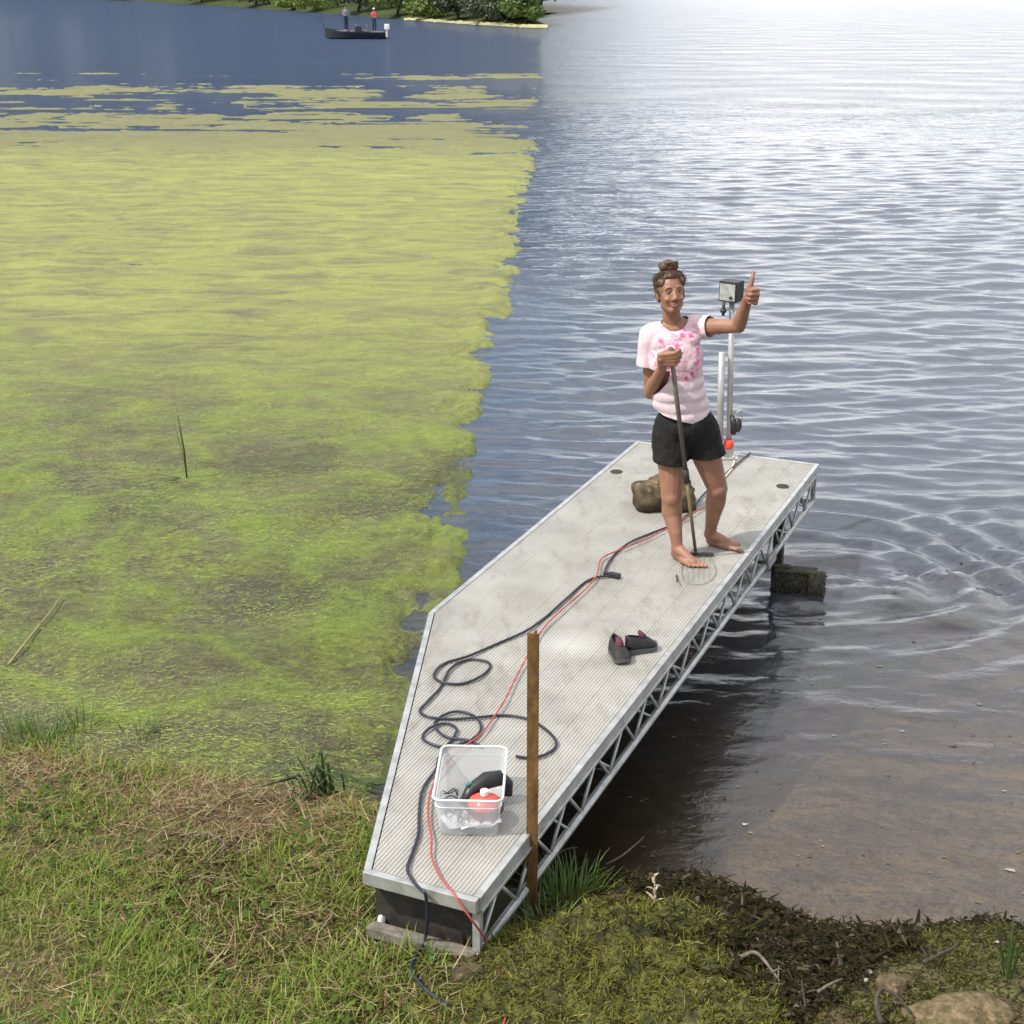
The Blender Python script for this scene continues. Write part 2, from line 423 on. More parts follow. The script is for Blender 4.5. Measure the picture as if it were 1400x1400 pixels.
fattr(me, 'thin', sstep(-8, -1, AY-far_edge)); fattr(me, 'lump', lump); fattr(me, 'ridge', ridge**5)
fattr(me, 'ripe', sstep(9.5, 17, AY+3.2*(fbm(AX*.5, AY*.3, 131, 3)-.5)))
t = NT('floating_algae'); p = t.pos(); lu = t.attr('lump'); rg = t.attr('ridge'); rp = t.attr('ripe')
n1 = t.noise(t.mapv(p, (1, 1.5, 1)), 8.5, 11, .74, 1.4); n2 = t.noise(p, 1.3, 6, .6, .8); n3 = t.noise(p, 34, 6, .7, .6)
green = t.ramp(n1, [(.28, (.07, .068, .035)), (.42, (.14, .15, .042)), (.54, (.19, .23, .038)), (.75, (.29, .33, .07))])
olive = t.ramp(n1, [(.3, (.065, .056, .042)), (.5, (.15, .14, .068)), (.72, (.26, .24, .115))])
near_c = t.mix(t.ramp(n2, [(.43, 0.0), (.57, 1.0)]), olive, green)
near_c = t.mix(t.ramp(t.noise(p, 2.7, 7, .7, 1.1), [(.50, 0.0), (.60, .85)]), near_c, (.105, .088, .052))
near_c = t.mix(t.math('MULTIPLY', rg, .78), near_c, (.215, .29, .034))
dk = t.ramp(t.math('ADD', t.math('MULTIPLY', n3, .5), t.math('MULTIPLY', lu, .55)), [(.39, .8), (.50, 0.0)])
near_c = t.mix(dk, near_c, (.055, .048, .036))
far_c = t.ramp(t.noise(t.mapv(p, (.5, 1.3, 1)), 2.1, 9, .70, .9), [(.28, (.13, .12, .08)), (.42, (.21, .21, .075)), (.56, (.28, .30, .072)), (.75, (.36, .36, .10))])
c = t.mix(rp, near_c, far_c)
c = t.mix(t.math('MULTIPLY', t.attr('thin'), .75), c, (.165, .155, .075))
spk = t.ramp(t.noise(p, 60, 2, .5), [(.76, 0.0), (.80, .5)])
c = t.mix(spk, c, (.5, .5, .36))
bm_ = t.math('ADD', t.math('MULTIPLY', n1, 1.0), t.math('MULTIPLY', n3, .35))
t.pbr(c, .62, 0, t.bump(bm_, 1.0, .05), .35)
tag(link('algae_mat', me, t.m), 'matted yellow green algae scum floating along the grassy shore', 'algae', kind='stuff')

# loose filaments and scraps lying on the near part of the mat
r = np.random.default_rng(303); n = 190000
y = 5.6+11*r.beta(1.1, 2.4, n); x = r.uniform(-1, 1, n)*(1.8+.40*y); k = (x < div_x(y)-.10) & (inland(x, y) < .12) & (x > -(1.6+.40*y))
x, y = x[k], y[k]; n = len(x)
jr = np.clip(np.searchsorted(yy, y), 1, len(yy)-1); xa, xb = x0[jr], x1[jr]
jc = np.clip(np.searchsorted(vv, (x-xa)/(xb-xa)), 0, len(vv)-1); z = AZ[jr, jc]
ok = z > -.002; x, y, z = x[ok], y[ok], z[ok]; n = len(x)
sw = fbm(x*1.3, y*1.6, 311, 3); a = (fbm(x*.8, y*.8, 313, 3)-.5)*9 + r.normal(0, .7, n)
L = r.gamma(3, .008, n)+.006; w = r.uniform(.0008, .0019, n)
d = np.stack([np.cos(a), np.sin(a)*.8, np.zeros(n)], 1); sd = np.stack([-d[:, 1], d[:, 0], np.zeros(n)], 1)
c0 = np.stack([x, y, z+r.uniform(.001, .012, n)], 1); bend = sd*(r.normal(0, .25, n)*L)[:, None]; up = np.array([0, 0, 1.0])
P0, P1, P2 = c0-d*L[:, None]*.5, c0+bend+up*r.uniform(0, .006, (n, 1)), c0+d*L[:, None]*.5
W_ = (sd+up*.35)*w[:, None]
V = np.stack([P0-W_*.3, P0+W_*.3, P1+W_, P2+W_*.3, P2-W_*.3, P1-W_], 1).reshape(-1, 3)
b6 = (np.arange(n)*6)[:, None]; FF = np.concatenate([b6+np.array([[0, 1, 2, 5]]), b6+np.array([[5, 2, 3, 4]])], 0)
me = mesh_np('algae_filaments', V, FF)
cols = np.array([(.22, .275, .042), (.29, .32, .075), (.16, .20, .038), (.11, .105, .05), (.18, .16, .085), (.06, .055, .034)])
dark = (sw < .47); pr = np.where(dark[:, None], [.12, .12, .2, .22, .14, .20], [.32, .24, .20, .08, .10, .06]); cum = np.cumsum(pr, 1)
ci = (r.uniform(0, 1, (n, 1)) > cum).sum(1).clip(0, 5); cattr(me, 'tint', np.repeat(cols[ci]*r.uniform(.7, 1.25, (n, 1)), 6, 0))
t = NT('algae_filament'); t.pbr(t.attr('tint', 'Color'), .65, 0, None, .3)
tag(link('algae_filaments', me, t.m), 'stringy green and brown filaments strewn over the near scum', 'algae', kind='stuff')

# scraps of leaf and foam drifting on the cleared water
r = np.random.default_rng(404); n = 420; V = []; C = []
y = 4.6+5.5*r.beta(1.2, 2.2, n); x = r.uniform(.2, 4.2, n)
k = inland(x, y) < -.08; x, y = x[k], y[k]; n = len(x); z = waves(x, y)+.004; a = r.uniform(0, 3.14, n); s_ = r.gamma(2, .0028, n)+.002
for q in range(5):
    b = a+q*1.2566; rad = s_*r.uniform(.5, 1.2, n)*np.where(q % 2 == 0, 1.0, .55)
    V.append(np.stack([x+np.cos(b)*rad*1.6, y+np.sin(b)*rad, z], 1))
me = mesh_np('floating_scraps', np.stack(V, 1).reshape(-1, 3), np.arange(n*5).reshape(-1, 5))
cols = np.array([(.05, .04, .025), (.10, .09, .04), (.17, .15, .10), (.26, .25, .22)])[r.choice(4, n, p=[.5, .25, .2, .05])]
cattr(me, 'tint', np.repeat(cols, 5, 0)); t = NT('floating_scrap'); t.pbr(t.attr('tint', 'Color'), .6)
tag(link('floating_scraps', me, t.m), 'tiny leaf scraps and foam specks drifting on the cleared shallows', 'debris', kind='stuff')
# ------------------------------------------------------------------ far shore: a low wooded point that ends in the lake
FS = [(-420, -14), (-60, -6), (200, 2), (330, 10), (420, 16), (500, 22), (560, 27), (650, 33), (720, 37), (742, 37.5)]
FSW = [at(x, y) for x, y in FS]
pts = [Vector((p.x, p.y, 0)) for p in FSW]
tip = pts[-1]; pts += [Vector((tip.x+.5, tip.y+2, 0)), Vector((tip.x+.2, tip.y+5, 0))]
rows = []
for i, p in enumerate(pts):
    nrm = Vector((0.35, 1, 0)).normalized() if i < len(FSW)-1 else Vector((-.2, 1, 0)).normalized()
    if i >= len(FSW)-1: nrm = Vector((-.5, 1, 0)).normalized()
    kk = 1.0 if i < len(FSW)-3 else .12
    rows.append([p+nrm*d*kk+Vector((0, 0, h*(.3 if kk < 1 else 1))) for d, h in ((-1.5, -.5), (0, .02), (.8, .28), (3, .5), (9, .9), (30, 2.4), (70, 3.0))])
mb = MB(); n = len(rows[0])
mb.add([q for r in rows for q in r], [(i*n+j, i*n+j+1, (i+1)*n+j+1, (i+1)*n+j) for i in range(len(rows)-1) for j in range(n-1)])
t = NT('far_bank'); p = t.pos()
t.pbr(t.ramp(t.noise(p, .8, 6, .6), [(.3, (.02, .028, .010)), (.55, (.045, .058, .018)), (.75, (.09, .09, .04))]), .9, 0, t.bump(t.noise(p, 2, 5), .6, .2), .1)
o = mb.build('far_shore', t.m, None, True); tag(o, kind='structure')

t = NT('bleached_reed_edge'); p = t.pos()
M_straw = t.m; t.pbr(t.ramp(t.noise(p, 3, 5), [(.3, (.30, .27, .12)), (.7, (.50, .46, .24))]), .85)
# pale rim of dried algae and reeds washed onto the tip
mb = MB(); rr = random.Random(3)
for k in range(900):
    q = rr.random(); f = q*(len(FSW)-1-6)+6; i = min(int(f), len(FSW)-2); a = FSW[i].lerp(FSW[i+1], f-i)
    a = Vector((a.x+rr.uniform(-.4, .4), a.y+rr.uniform(-1.6, .9), .02)); h = rr.uniform(.05, .20); w = rr.uniform(.06, .25)
    l = rr.uniform(-.2, .2)
    mb.add([a+Vector((-w, 0, 0)), a+Vector((w, 0, 0)), a+Vector((w*.6+l, .2, h)), a+Vector((-w*.6+l, .2, h))], [(0, 1, 2, 3)])
tag(mb.build('shore_reeds', M_straw), 'pale dried reeds lining the far wooded point', 'reeds', kind='stuff')

def leaf_mat(name, a, b, c):
    t = NT(name); info = t.n('ObjectInfo'); p = t.pos(); n_ = t.noise(p, 1.6, 4); n2 = t.noise(p, 14, 2)
    col = t.mix(t.math('MULTIPLY', n2, .6), t.ramp(n_, [(.3, a), (.55, b), (.75, c)]), t.ramp(info.outputs['Random'], [(0, a), (1, c)]))
    d = t.n('BsdfDiffuse', Roughness=.6); t.set(d, 'Color', col); tr = t.n('BsdfTranslucent'); t.set(tr, 'Color', col)
    g = t.n('BsdfGlossy', Roughness=.45, Color=(.9, .9, .9)); mx = t.n('MixShader', Fac=.3); t.set(mx, 'i1', d); t.set(mx, 'i2', tr)
    m2 = t.n('MixShader', Fac=.04); t.set(m2, 'i1', mx); t.set(m2, 'i2', g); t.surf(m2); return t.m
M_leaf = [leaf_mat('leaf_bright', (.10, .15, .02), (.19, .26, .036), (.28, .35, .06)),
          leaf_mat('leaf_mid', (.065, .10, .02), (.12, .175, .032), (.19, .25, .05)),
          leaf_mat('leaf_dark', (.028, .048, .016), (.055, .088, .025), (.095, .135, .036)),
          leaf_mat('leaf_silver', (.06, .075, .04), (.11, .13, .075), (.17, .19, .11))]
M_bark = simple('bark', (.07, .055, .04), .9, 0, .4, 6, .5, .02)
def leaf_tree(name, label, loc, w, h, mat, seed, trunk_h, n_leaf=2600, ls=.17):
    r = np.random.default_rng(seed); root = thing(name, label, 'tree' if 'tree' in name else 'shrub', loc, 0, 'trees and shrubs on the far point')
    tb = MB(); tr = trunk_h
    tb.tube([(0, 0, -.3), (.05*w, 0, tr*.5), (0, .03*w, tr), (.04*w, 0, h*.8)], [.045*h**.7, .04*h**.7, .03*h**.7, .01], 7)
    cl = []
    for k in range(9):
        a = r.uniform(0, 6.28); rad = r.uniform(.25, .8)*w*.5; zz = r.uniform(.25, .92)*h if h > 3 else r.uniform(.2, .8)*h
        e = Vector((math.cos(a)*rad, math.sin(a)*rad*.8, zz)); tb.tube([(0, 0, min(tr, zz*.6)), e*.6+Vector((0, 0, zz*.12)), e], [.02*h**.6, .014*h**.6, .006], 5)
        cl.append((e, r.uniform(.28, .46)*w))
    cl += [(Vector((r.uniform(-.2, .2)*w, 0, h*.85)), .3*w), (Vector((0, 0, h*.45)), .42*w), (Vector((-.25*w, -.2*w, h*.25)), .3*w), (Vector((.25*w, -.25*w, h*.22)), .3*w)]
    tb.build('trunk', M_bark, root, True)
    idx = r.integers(0, len(cl), n_leaf); d = r.normal(size=(n_leaf, 3)); d /= np.linalg.norm(d, axis=1)[:, None]
    rad = r.uniform(.45, 1.05, n_leaf)**.6
    C = np.array([c[0][:] for c in cl])[idx]; R = np.array([c[1] for c in cl])[idx]
    P = C + d*(R*rad)[:, None]*np.array([1, .9, .62]); P[:, 2] = np.maximum(P[:, 2], .12)
    u = r.normal(size=(n_leaf, 3)); u /= np.linalg.norm(u, axis=1)[:, None]; v = np.cross(u, d+.3*r.normal(size=(n_leaf, 3))); v /= np.linalg.norm(v, axis=1)[:, None]
    s = (ls*r.uniform(.5, 1.2, n_leaf))[:, None]
    V = np.stack([P-u*s, P-v*s*.5, P+u*s, P+v*s*.5], 1).reshape(-1, 3)
    link('crown', mesh_np('crown', V, np.arange(n_leaf*4).reshape(-1, 4)), mat, root)
    return root
tl = [(-90, 'alder_tree', 'dark spreading tree overhanging the far bend of the shore', 9, 9, 2, 12),
      (40, 'alder_tree', 'low dark tree where the far bank runs out of view', 8, 7, 2, 10),
      (170, 'willow_tree', 'dull olive tree leaning over the far bank water', 8, 7, 1, 8),
      (270, 'willow_tree', 'broad mid green tree hanging over the far water', 6.5, 6, 1, 6),
      (345, 'alder_tree', 'dark shaded tree behind the bright willow bush', 5.5, 6, 2, 5),
      (430, 'willow_shrub', 'bright green rounded willow bush overhanging water left of boat', 4.2, 3.4, 0, .6),
      (400, 'willow_shrub', 'small yellowish bush tucked beside the bright willow', 2.8, 2.4, 0, 1.2),
      (485, 'alder_tree', 'dark gappy tree straight behind the fishing boat', 4.6, 6, 2, 4.5),
      (540, 'willow_tree', 'leafy mid green tree where the pale shore rim begins', 3.8, 5, 1, 2.6),
      (585, 'willow_shrub', 'fresh green shrub over the start of the pale rim', 2.8, 3, 0, 1.4),
      (622, 'alder_tree', 'dusky tree between fresh green and silvery shrubs', 3.2, 5, 2, 3.2),
      (662, 'silver_shrub', 'silvery grey green shrub near the point tip', 2.8, 3.2, 3, 1.6),
      (690, 'alder_tree', 'dark green tree second from the end of the point', 3.0, 4.6, 2, 2.4),
      (716, 'willow_shrub', 'deep green bush at the very tip of the point', 2.4, 3.4, 1, 2.0)]
fx = np.array([p_[0] for p_ in FS]); fy = np.array([p_[1] for p_ in FS])
for i, (x, nm, lb, w, h, m, back) in enumerate(tl):
    b = at(x, float(np.interp(x, fx, fy))); d = Vector((b.x, b.y, 0)).normalized()
    b = b + Vector((0.2, 1, 0))*(back*.22+.1)
    leaf_tree(nm, lb, (b.x, b.y, .25+.04*back), w*1.25, h, M_leaf[m], 50+i, h*.35, 3600, .17 if h < 5 else .24)
BT = ['far dark tree closing the bend of the shore', 'tall mid green tree behind the low dark bend tree', 'tall dark tree behind the dull olive tree', 'tall mid green tree behind the broad overhanging tree',
      'tall dark tree rising behind the small yellowish bush', 'tall mid green tree behind the bright rounded willow bush', 'tall dark tree filling the gap behind the boat', 'tall mid green tree behind the start of the pale rim',
      'tall dark tree behind the fresh green shrub', 'tall mid green tree between dusky tree and silvery shrub', 'tall dark tree behind the silvery shrub', 'tall mid green tree behind the last bush of the point']
# second rank closing the gaps behind
for i, x in enumerate((-150, 100, 220, 310, 380, 455, 515, 565, 600, 635, 665, 690)):
    b = at(x, float(np.interp(x, fx, fy)))
    b = b + Vector((0.2, 1, 0))*(9+3*(i % 3))
    leaf_tree('backing_tree', BT[i], (b.x, b.y, .9), 5.2 if x > 300 else 9, 8, M_leaf[2 if i % 2 else 1], 90+i, 2.2, 2200, .26)

# ------------------------------------------------------------------ fishing boat with two anglers
bl = at(444, 47); br = at(530, 53)
BY = (bl.y+br.y)/2-2; bc = at(487, 53); BL = 3.95
boat = thing('fishing_boat', 'dark open fishing boat carrying two anglers off the wooded point', 'boat', (bc.x, bc.y, 0), math.radians(-4))
M_hull = simple('dark_hull_paint', (.018, .018, .028), .4, 0, .3, 4, .1, .005)
M_deckp = simple('boat_grey', (.16, .17, .17), .7, 0, .3, 8)
M_blk = simple('black_plastic', (.015, .015, .016), .45, 0, .3, 40)
M_wht = simple('white_plastic', (.75, .75, .73), .4, 0, .08, 20)
st = []
NS = 15
for i in range(NS):
    s = i/(NS-1); x = -BL/2+BL*s
    hw = .80*(1-max(0, (.42-s)/.42)**2.2) if s < .42 else .80-.06*(s-.42)
    hw = max(hw, .04); keel = -.14+.30*max(0, (.25-s)/.25)**2; sheer = .42+.22*max(0, (.5-s)/.5)**1.6
    st.append([(x, -hw, sheer), (x-.0, -hw*.86, .08), (x, -hw*.45, keel), (x, 0, keel-.03), (x, hw*.45, keel), (x, hw*.86, .08), (x, hw, sheer),
               (x, hw-.05 if hw > .06 else 0.01, sheer), (x, (hw*.86-.05) if hw > .06 else .01, .16), (x, 0, .13), (x, -(hw*.86-.05) if hw > .06 else -.01, .16), (x, -(hw-.05) if hw > .06 else -.01, sheer)])
mb = MB(); n = 12
mb.add([q for r in st for q in r], [(i*n+j, i*n+(j+1) % n, (i+1)*n+(j+1) % n, (i+1)*n+j) for i in range(NS-1) for j in range(n)] + [tuple(range(n)), tuple((NS-1)*n+k for k in range(n))])
mb.build('hull', M_hull, boat, False, 0, True)
MB().box((-1.0, 0, .46), (.9, .95, .05)).build('bow_deck', M_deckp, boat)
MB().box((1.35, 0, .40), (.75, 1.2, .05)).build('stern_deck', M_deckp, boat)
for sx in (-.15, .55):
    MB().box((sx, 0, .46), (.38, .42, .09)).box((sx+.19, 0, .68), (.07, .42, .40)).box((sx, 0, .29), (.1, .1, .28)).build('seat', M_deckp, boat, False, .01)
mb = MB().box((.22, -.36, .52), (.36, .40, .5)); mb.build('console', M_blk, boat, False, .02)
mb = MB().box((1.98, 0, .72), (.30, .30, .34)).box((1.96, 0, .36), (.12, .14, .6)); mb.build('outboard_motor', M_wht, boat, False, .04)
MB().tube([(-1.95, .05, .55), (-2.15, .05, .95), (-2.20, .05, 1.5)], .018, 6).build('trolling_motor', M_blk, boat)
Mr = Matrix.Rotation(math.radians(-4), 4, 'Z')
def angler(label, lx, h, shirt, trousers, seed, facing, fz, cap_c):
    w = Matrix.Translation((bc.x, bc.y, 0)) @ Mr @ Vector((lx, 0, fz))
    p = thing('person', label, 'person', w, facing, 'anglers in the boat')
    s = h/1.75; mb = MB()
    for sx in (-1, 1):
        mb.cap((.09*sx*s, 0, .9*s), (.10*sx*s, -.02, .48*s), .085*s, .065*s); mb.cap((.10*sx*s, -.02, .48*s), (.11*sx*s, .02, .06*s), .06*s, .045*s)
        mb.ell((.11*sx*s, -.06, .04*s), (.045*s, .12*s, .04*s))
        mb.cap((.19*sx*s, 0, 1.4*s), (.25*sx*s, -.02, 1.12*s), .052*s, .042*s); mb.cap((.25*sx*s, -.02, 1.12*s), (.13*sx*s, -.26*s, 1.08*s), .04*s, .032*s)
        mb.ell((.12*sx*s, -.30*s, 1.08*s), (.035*s, .05*s, .04*s))
    mb.ell((0, 0, .95*s), (.16*s, .12*s, .14*s)); mb.ell((0, 0, 1.25*s), (.18*s, .12*s, .24*s)); mb.cap((0, 0, 1.42*s), (0, 0, 1.55*s), .06*s, .055*s)
    mb.ell((0, -.01, 1.64*s), (.08*s, .095*s, .115*s))
    remesh_build(mb, 'body', M_skin_far, p, .022, 3)
    a = MB().ell((0, 0, 1.24*s), (.20*s, .14*s, .27*s))
    for sx in (-1, 1): a.cap((.18*sx*s, 0, 1.40*s), (.245*sx*s, -.02, 1.16*s), .067*s, .06*s)
    remesh_build(a, 'shirt', shirt, p, .022, 3)
    a = MB().ell((0, 0, .95*s), (.175*s, .135*s, .13*s))
    for sx in (-1, 1): a.cap((.09*sx*s, 0, .9*s), (.105*sx*s, -.01, .14*s), .10*s, .07*s)
    remesh_build(a, 'trousers', trousers, p, .022, 3)
    MB().ell((0, 0, 1.70*s), (.092*s, .105*s, .075*s)).ell((0, -.12*s, 1.68*s), (.07*s, .08*s, .012*s)).build('cap', cap_c, p, True)
    rod = MB().tube([(.0, -.28*s, 1.06*s), (.1, -1.0, 1.5*s), (.15, -1.9, 1.85*s)], [.012, .008, .004], 5).build('fishing_rod', M_blk)
    rod.location = w; rod.rotation_euler = (0, 0, facing); tag(rod, 'thin fishing rod held by the ' + ('grey topped' if lx < 0 else 'red shirted') + ' angler', 'fishing rod')
def remesh_build(mb, name, mat, parent, voxel, smooth, cut=None, solid=0, disp=None):
    me = mb.mesh(name); o = bpy.data.objects.new(name, me); COL.objects.link(o)
    m = o.modifiers.new('r', 'REMESH'); m.mode = 'VOXEL'; m.voxel_size = voxel; m.use_smooth_shade = True
    if smooth: s_ = o.modifiers.new('s', 'SMOOTH'); s_.factor = .5; s_.iterations = smooth
    dg = bpy.context.evaluated_depsgraph_get(); dg.update()
    m2 = bpy.data.meshes.new_from_object(o.evaluated_get(dg)); m2.name = name
    bpy.data.objects.remove(o); bpy.data.meshes.remove(me)
    if cut: cut(m2)
    if disp: disp(m2)
    m2.polygons.foreach_set('use_smooth', [True]*len(m2.polygons))
    ob = link(name, m2, mat, parent)
    if solid: sm = ob.modifiers.new('thickness', 'SOLIDIFY'); sm.thickness = solid; sm.offset = -1
    return ob
M_skin_far = simple('tanned_skin', (.40, .22, .15), .55, 0, .08, 20)
M_navy = simple('navy_cloth', (.03, .035, .06), .9, 0, .3, 30); M_grey = simple('grey_cloth', (.22, .23, .26), .9, 0, .2, 30)
M_red = simple('red_cloth', (.42, .05, .06), .85, 0, .2, 30)
angler('angler in grey top and dark trousers standing in the bow', -.62, 1.5, M_grey, M_navy, 1, .6, .48, M_navy)
angler('angler in red shirt and white cap standing near the outboard', 1.18, 1.42, M_red, M_navy, 2, -.5, .42, M_wht)
# ------------------------------------------------------------------ dock
DA = 0.4153; DW = 1.1974; DL = 5.2053
D0 = Vector((-.1346, 4.2929, 0))
DM = Matrix.Translation(D0) @ Matrix.Rotation(-DA, 4, 'Z'); DMI = DM.inverted()
def dface(x, y, off=.045):              # a point just in front of the dock's shore end
    o, d = DMI @ Vector((0, 0, CAMZ)), (DM.to_3x3().inverted() @ ray(x, y)); return DM @ (o+d*((-off-o.y)/d.y))
def dl(x, y, z=DECK): return DMI @ at(x, y, z)
dock = thing('boat_dock', 'grey ribbed aluminium dock on truss sides reaching out from the bank', 'dock', D0, -DA)
t = NT('dock_planking'); p = t.pos()
nz = t.noise(p, 3.5, 7, .62); nf = t.noise(p, 60, 4, .6)
c = t.ramp(nz, [(.25, (.255, .24, .205)), (.5, (.34, .325, .29)), (.75, (.415, .40, .365))])
c = t.mix(t.ramp(t.noise(p, 12, 6, .7), [(.60, 0.0), (.74, .5)]), c, (.22, .195, .15))
c = t.mix(t.math('MULTIPLY', nf, .3), c, (.30, .285, .26))
lx_ = t.mapv(p, (9, 9*.35, 9), (0, 0, DA)); c = t.mix(t.ramp(t.noise(lx_, 1.0, 7, .72), [(.52, 0.0), (.66, .55)]), c, (.20, .18, .145))
c = t.mix(t.ramp(t.noise(p, 38, 5, .75), [(.63, 0.0), (.70, .6)]), c, (.13, .11, .085))
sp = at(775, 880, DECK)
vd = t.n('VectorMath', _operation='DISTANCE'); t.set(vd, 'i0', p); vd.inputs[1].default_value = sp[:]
pale_spot = t.ramp(t.math('ADD', vd.outputs['Value'], t.math('MULTIPLY', t.noise(p, 14, 5, .7), .16)), [(.07, .4), (.28, 0.0)])
c = t.mix(pale_spot, c, (.66, .64, .60))  # pale spot round one point of the deck, edge broken by noise
t.pbr(c, .55, .0, t.bump(nf, .25, .002), .4)
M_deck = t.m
t = NT('galvanised_frame'); p = t.pos()
t.pbr(t.ramp(t.noise(p, 14, 6, .6), [(.3, (.34, .34, .32)), (.6, (.52, .52, .50)), (.8, (.60, .59, .55))]), .42, .55, t.bump(t.noise(p, 90, 3), .15, .001))
M_alu = t.m
M_dark = simple('dark_steel', (.035, .028, .022), .7, .2, .5, 25, .4, .003)

cutA, cutB = dl(592, 850), dl(508, 1195)
cd = (cutB-cutA).normalized(); cn = Vector((-cd.y, cd.x, 0))
if (Vector((0, 2, 0))-cutA).dot(cn) > 0: cn = -cn                 # points away from the deck
NP = 8; pw = DW/NP
for i in range(NP):
    xa = -DW+i*pw+.0006; xb = xa+pw-.0012; prof = [(xa, DECK-.034), (xa, DECK-.003)]
    nr_ = 10; rw = (xb-xa)/nr_
    for k in range(nr_):
        x = xa+k*rw; prof += [(x+rw*.12, DECK-.003), (x+rw*.28, DECK), (x+rw*.72, DECK), (x+rw*.88, DECK-.003)]
    prof += [(xb, DECK-.003), (xb, DECK-.034)]
    n = len(prof); mb = MB()
    j0, j1 = random.uniform(-.002, .002), random.uniform(-.002, .002)
    mb.add([(x, .002+j0, z) for x, z in prof]+[(x, DL-.002+j1, z) for x, z in prof], [(k, (k+1) % n, n+(k+1) % n, n+k) for k in range(n)]+[tuple(range(n)), tuple(range(n, 2*n))])
    me = mb.mesh('deck_plank'); bm = bmesh.new(); bm.from_mesh(me)
    r_ = bmesh.ops.bisect_plane(bm, geom=bm.verts[:]+bm.edges[:]+bm.faces[:], plane_co=cutA, plane_no=cn, clear_outer=True)
    ed = [e for e in r_['geom_cut'] if isinstance(e, bmesh.types.BMEdge)]
    if ed: bmesh.ops.contextual_create(bm, geom=ed)
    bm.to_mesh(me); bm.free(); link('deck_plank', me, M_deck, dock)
def xcut(y):                           # x of the slanted edge at a local y
    return cutA.x + (y-cutA.y)*(cutB.x-cutA.x)/(cutB.y-cutA.y)
def ycut(x): return cutA.y + (x-cutA.x)*(cutB.y-cutA.y)/(cutB.x-cutA.x)
yl = ycut(-DW); xf = xcut(0)
ZB = DECK-.245
MB().box((.016, DL/2, DECK-.031), (.028, DL, .066)).box((.034, DL/2, DECK-.056), (.008, DL, .014)).build('side_rail', M_alu, dock, False, .003)
MB().box((-DW-.016, (yl+DL)/2, DECK-.031), (.028, DL-yl, .066)).build('side_rail', M_alu, dock, False, .003)
MB().bar(Vector((-DW, yl, DECK-.031))+cn*.018, Vector((xf, 0, DECK-.031))+cn*.018, .026, .066).build('side_rail', M_alu, dock)
MB().box((xf/2, -.017, DECK-.024), (-xf+.05, .028, .052)).build('end_beam', M_alu, dock, False, .003)
MB().box((-DW/2, DL+.016, DECK-.031), (DW+.06, .028, .066)).build('end_beam', M_alu, dock, False, .003)
MB().box((xf/2, -.012, ZB+.0), (-xf+.03, .05, .04)).build('bottom_rail', simple('muddy_rail', (.15, .135, .11), .8, 0, .5, 20, .4, .004), dock, False, .003)
MB().box((-DW/2, DL-.02, ZB), (DW, .035, .035)).build('bottom_rail', M_alu, dock, False, .003)
for x, y0 in ((.012, 0), (-DW-.012, yl)):
    MB().tube([(x, y0-.01, ZB), (x, DL, ZB)], .0175, 10).build('bottom_chord', M_alu, dock, True)
    k = 0; y = y0+.02; stp = .165
    while y < DL-.03:
        y2 = min(y+stp, DL-.01); a, b = ((ZB+.01, DECK-.066) if k % 2 == 0 else (DECK-.066, ZB+.01))
        MB().tube([(x, y, a), (x, y2, b)], .0075, 7).build('truss_rod', M_alu, dock, True); y = y2; k += 1
    for y in (y0+.01, DL-.012): MB().box((x, y, (ZB+DECK-.066)/2), (.028, .028, DECK-.066-ZB)).build('corner_post', M_alu, dock)
MB().tube([(-DW, yl, ZB), (xf+.02, 0, ZB)], .0175, 8).build('bottom_chord', M_alu, dock, True)
for k in range(10):
    y = .35+k*.52; xl = max(-DW, xcut(y)) if y < yl else -DW
    MB().box(((xl)/2, y, DECK-.056), (-xl-.01, .04, .04)).build('cross_beam', M_alu, dock)
    MB().tube([(.012, y, ZB+.01), (xl*.5, y, DECK-.08)], .007, 6).build('brace_rod', M_alu, dock, True)
MB().box((xf*.52, .07, (ZB+DECK)/2-.07), (-xf*1.08, .03, DECK-ZB+.02)).build('shade_board', M_dark, dock)  # added board that blacks out the lit gap under the shore end
for (x, y) in ((1070, 665), (843, 645)):
    q = dl(x, y); g = float(ground_z(*(DM @ q)[:2]))
    off = .0
    leg = MB().box((q.x+off, q.y, (DECK-.04+g-.3)/2), (.062, .062, DECK-.04-g+.3)).build('leg', M_dark, dock, False, .004)
    MB().lathe([(.040, DECK+.0005), (.040, DECK+.003), (.030, DECK+.0045), (.022, DECK+.002)], (q.x, q.y, 0), 18).build('leg_cap', M_dark, dock)

# bolted splice plate on the lower chord under the woman
q = dl(1040, 765, DECK-.24)
MB().box((.036, q.y, ZB+.02), (.012, .16, .07)).build('splice_plate', M_alu, dock, False, .002)

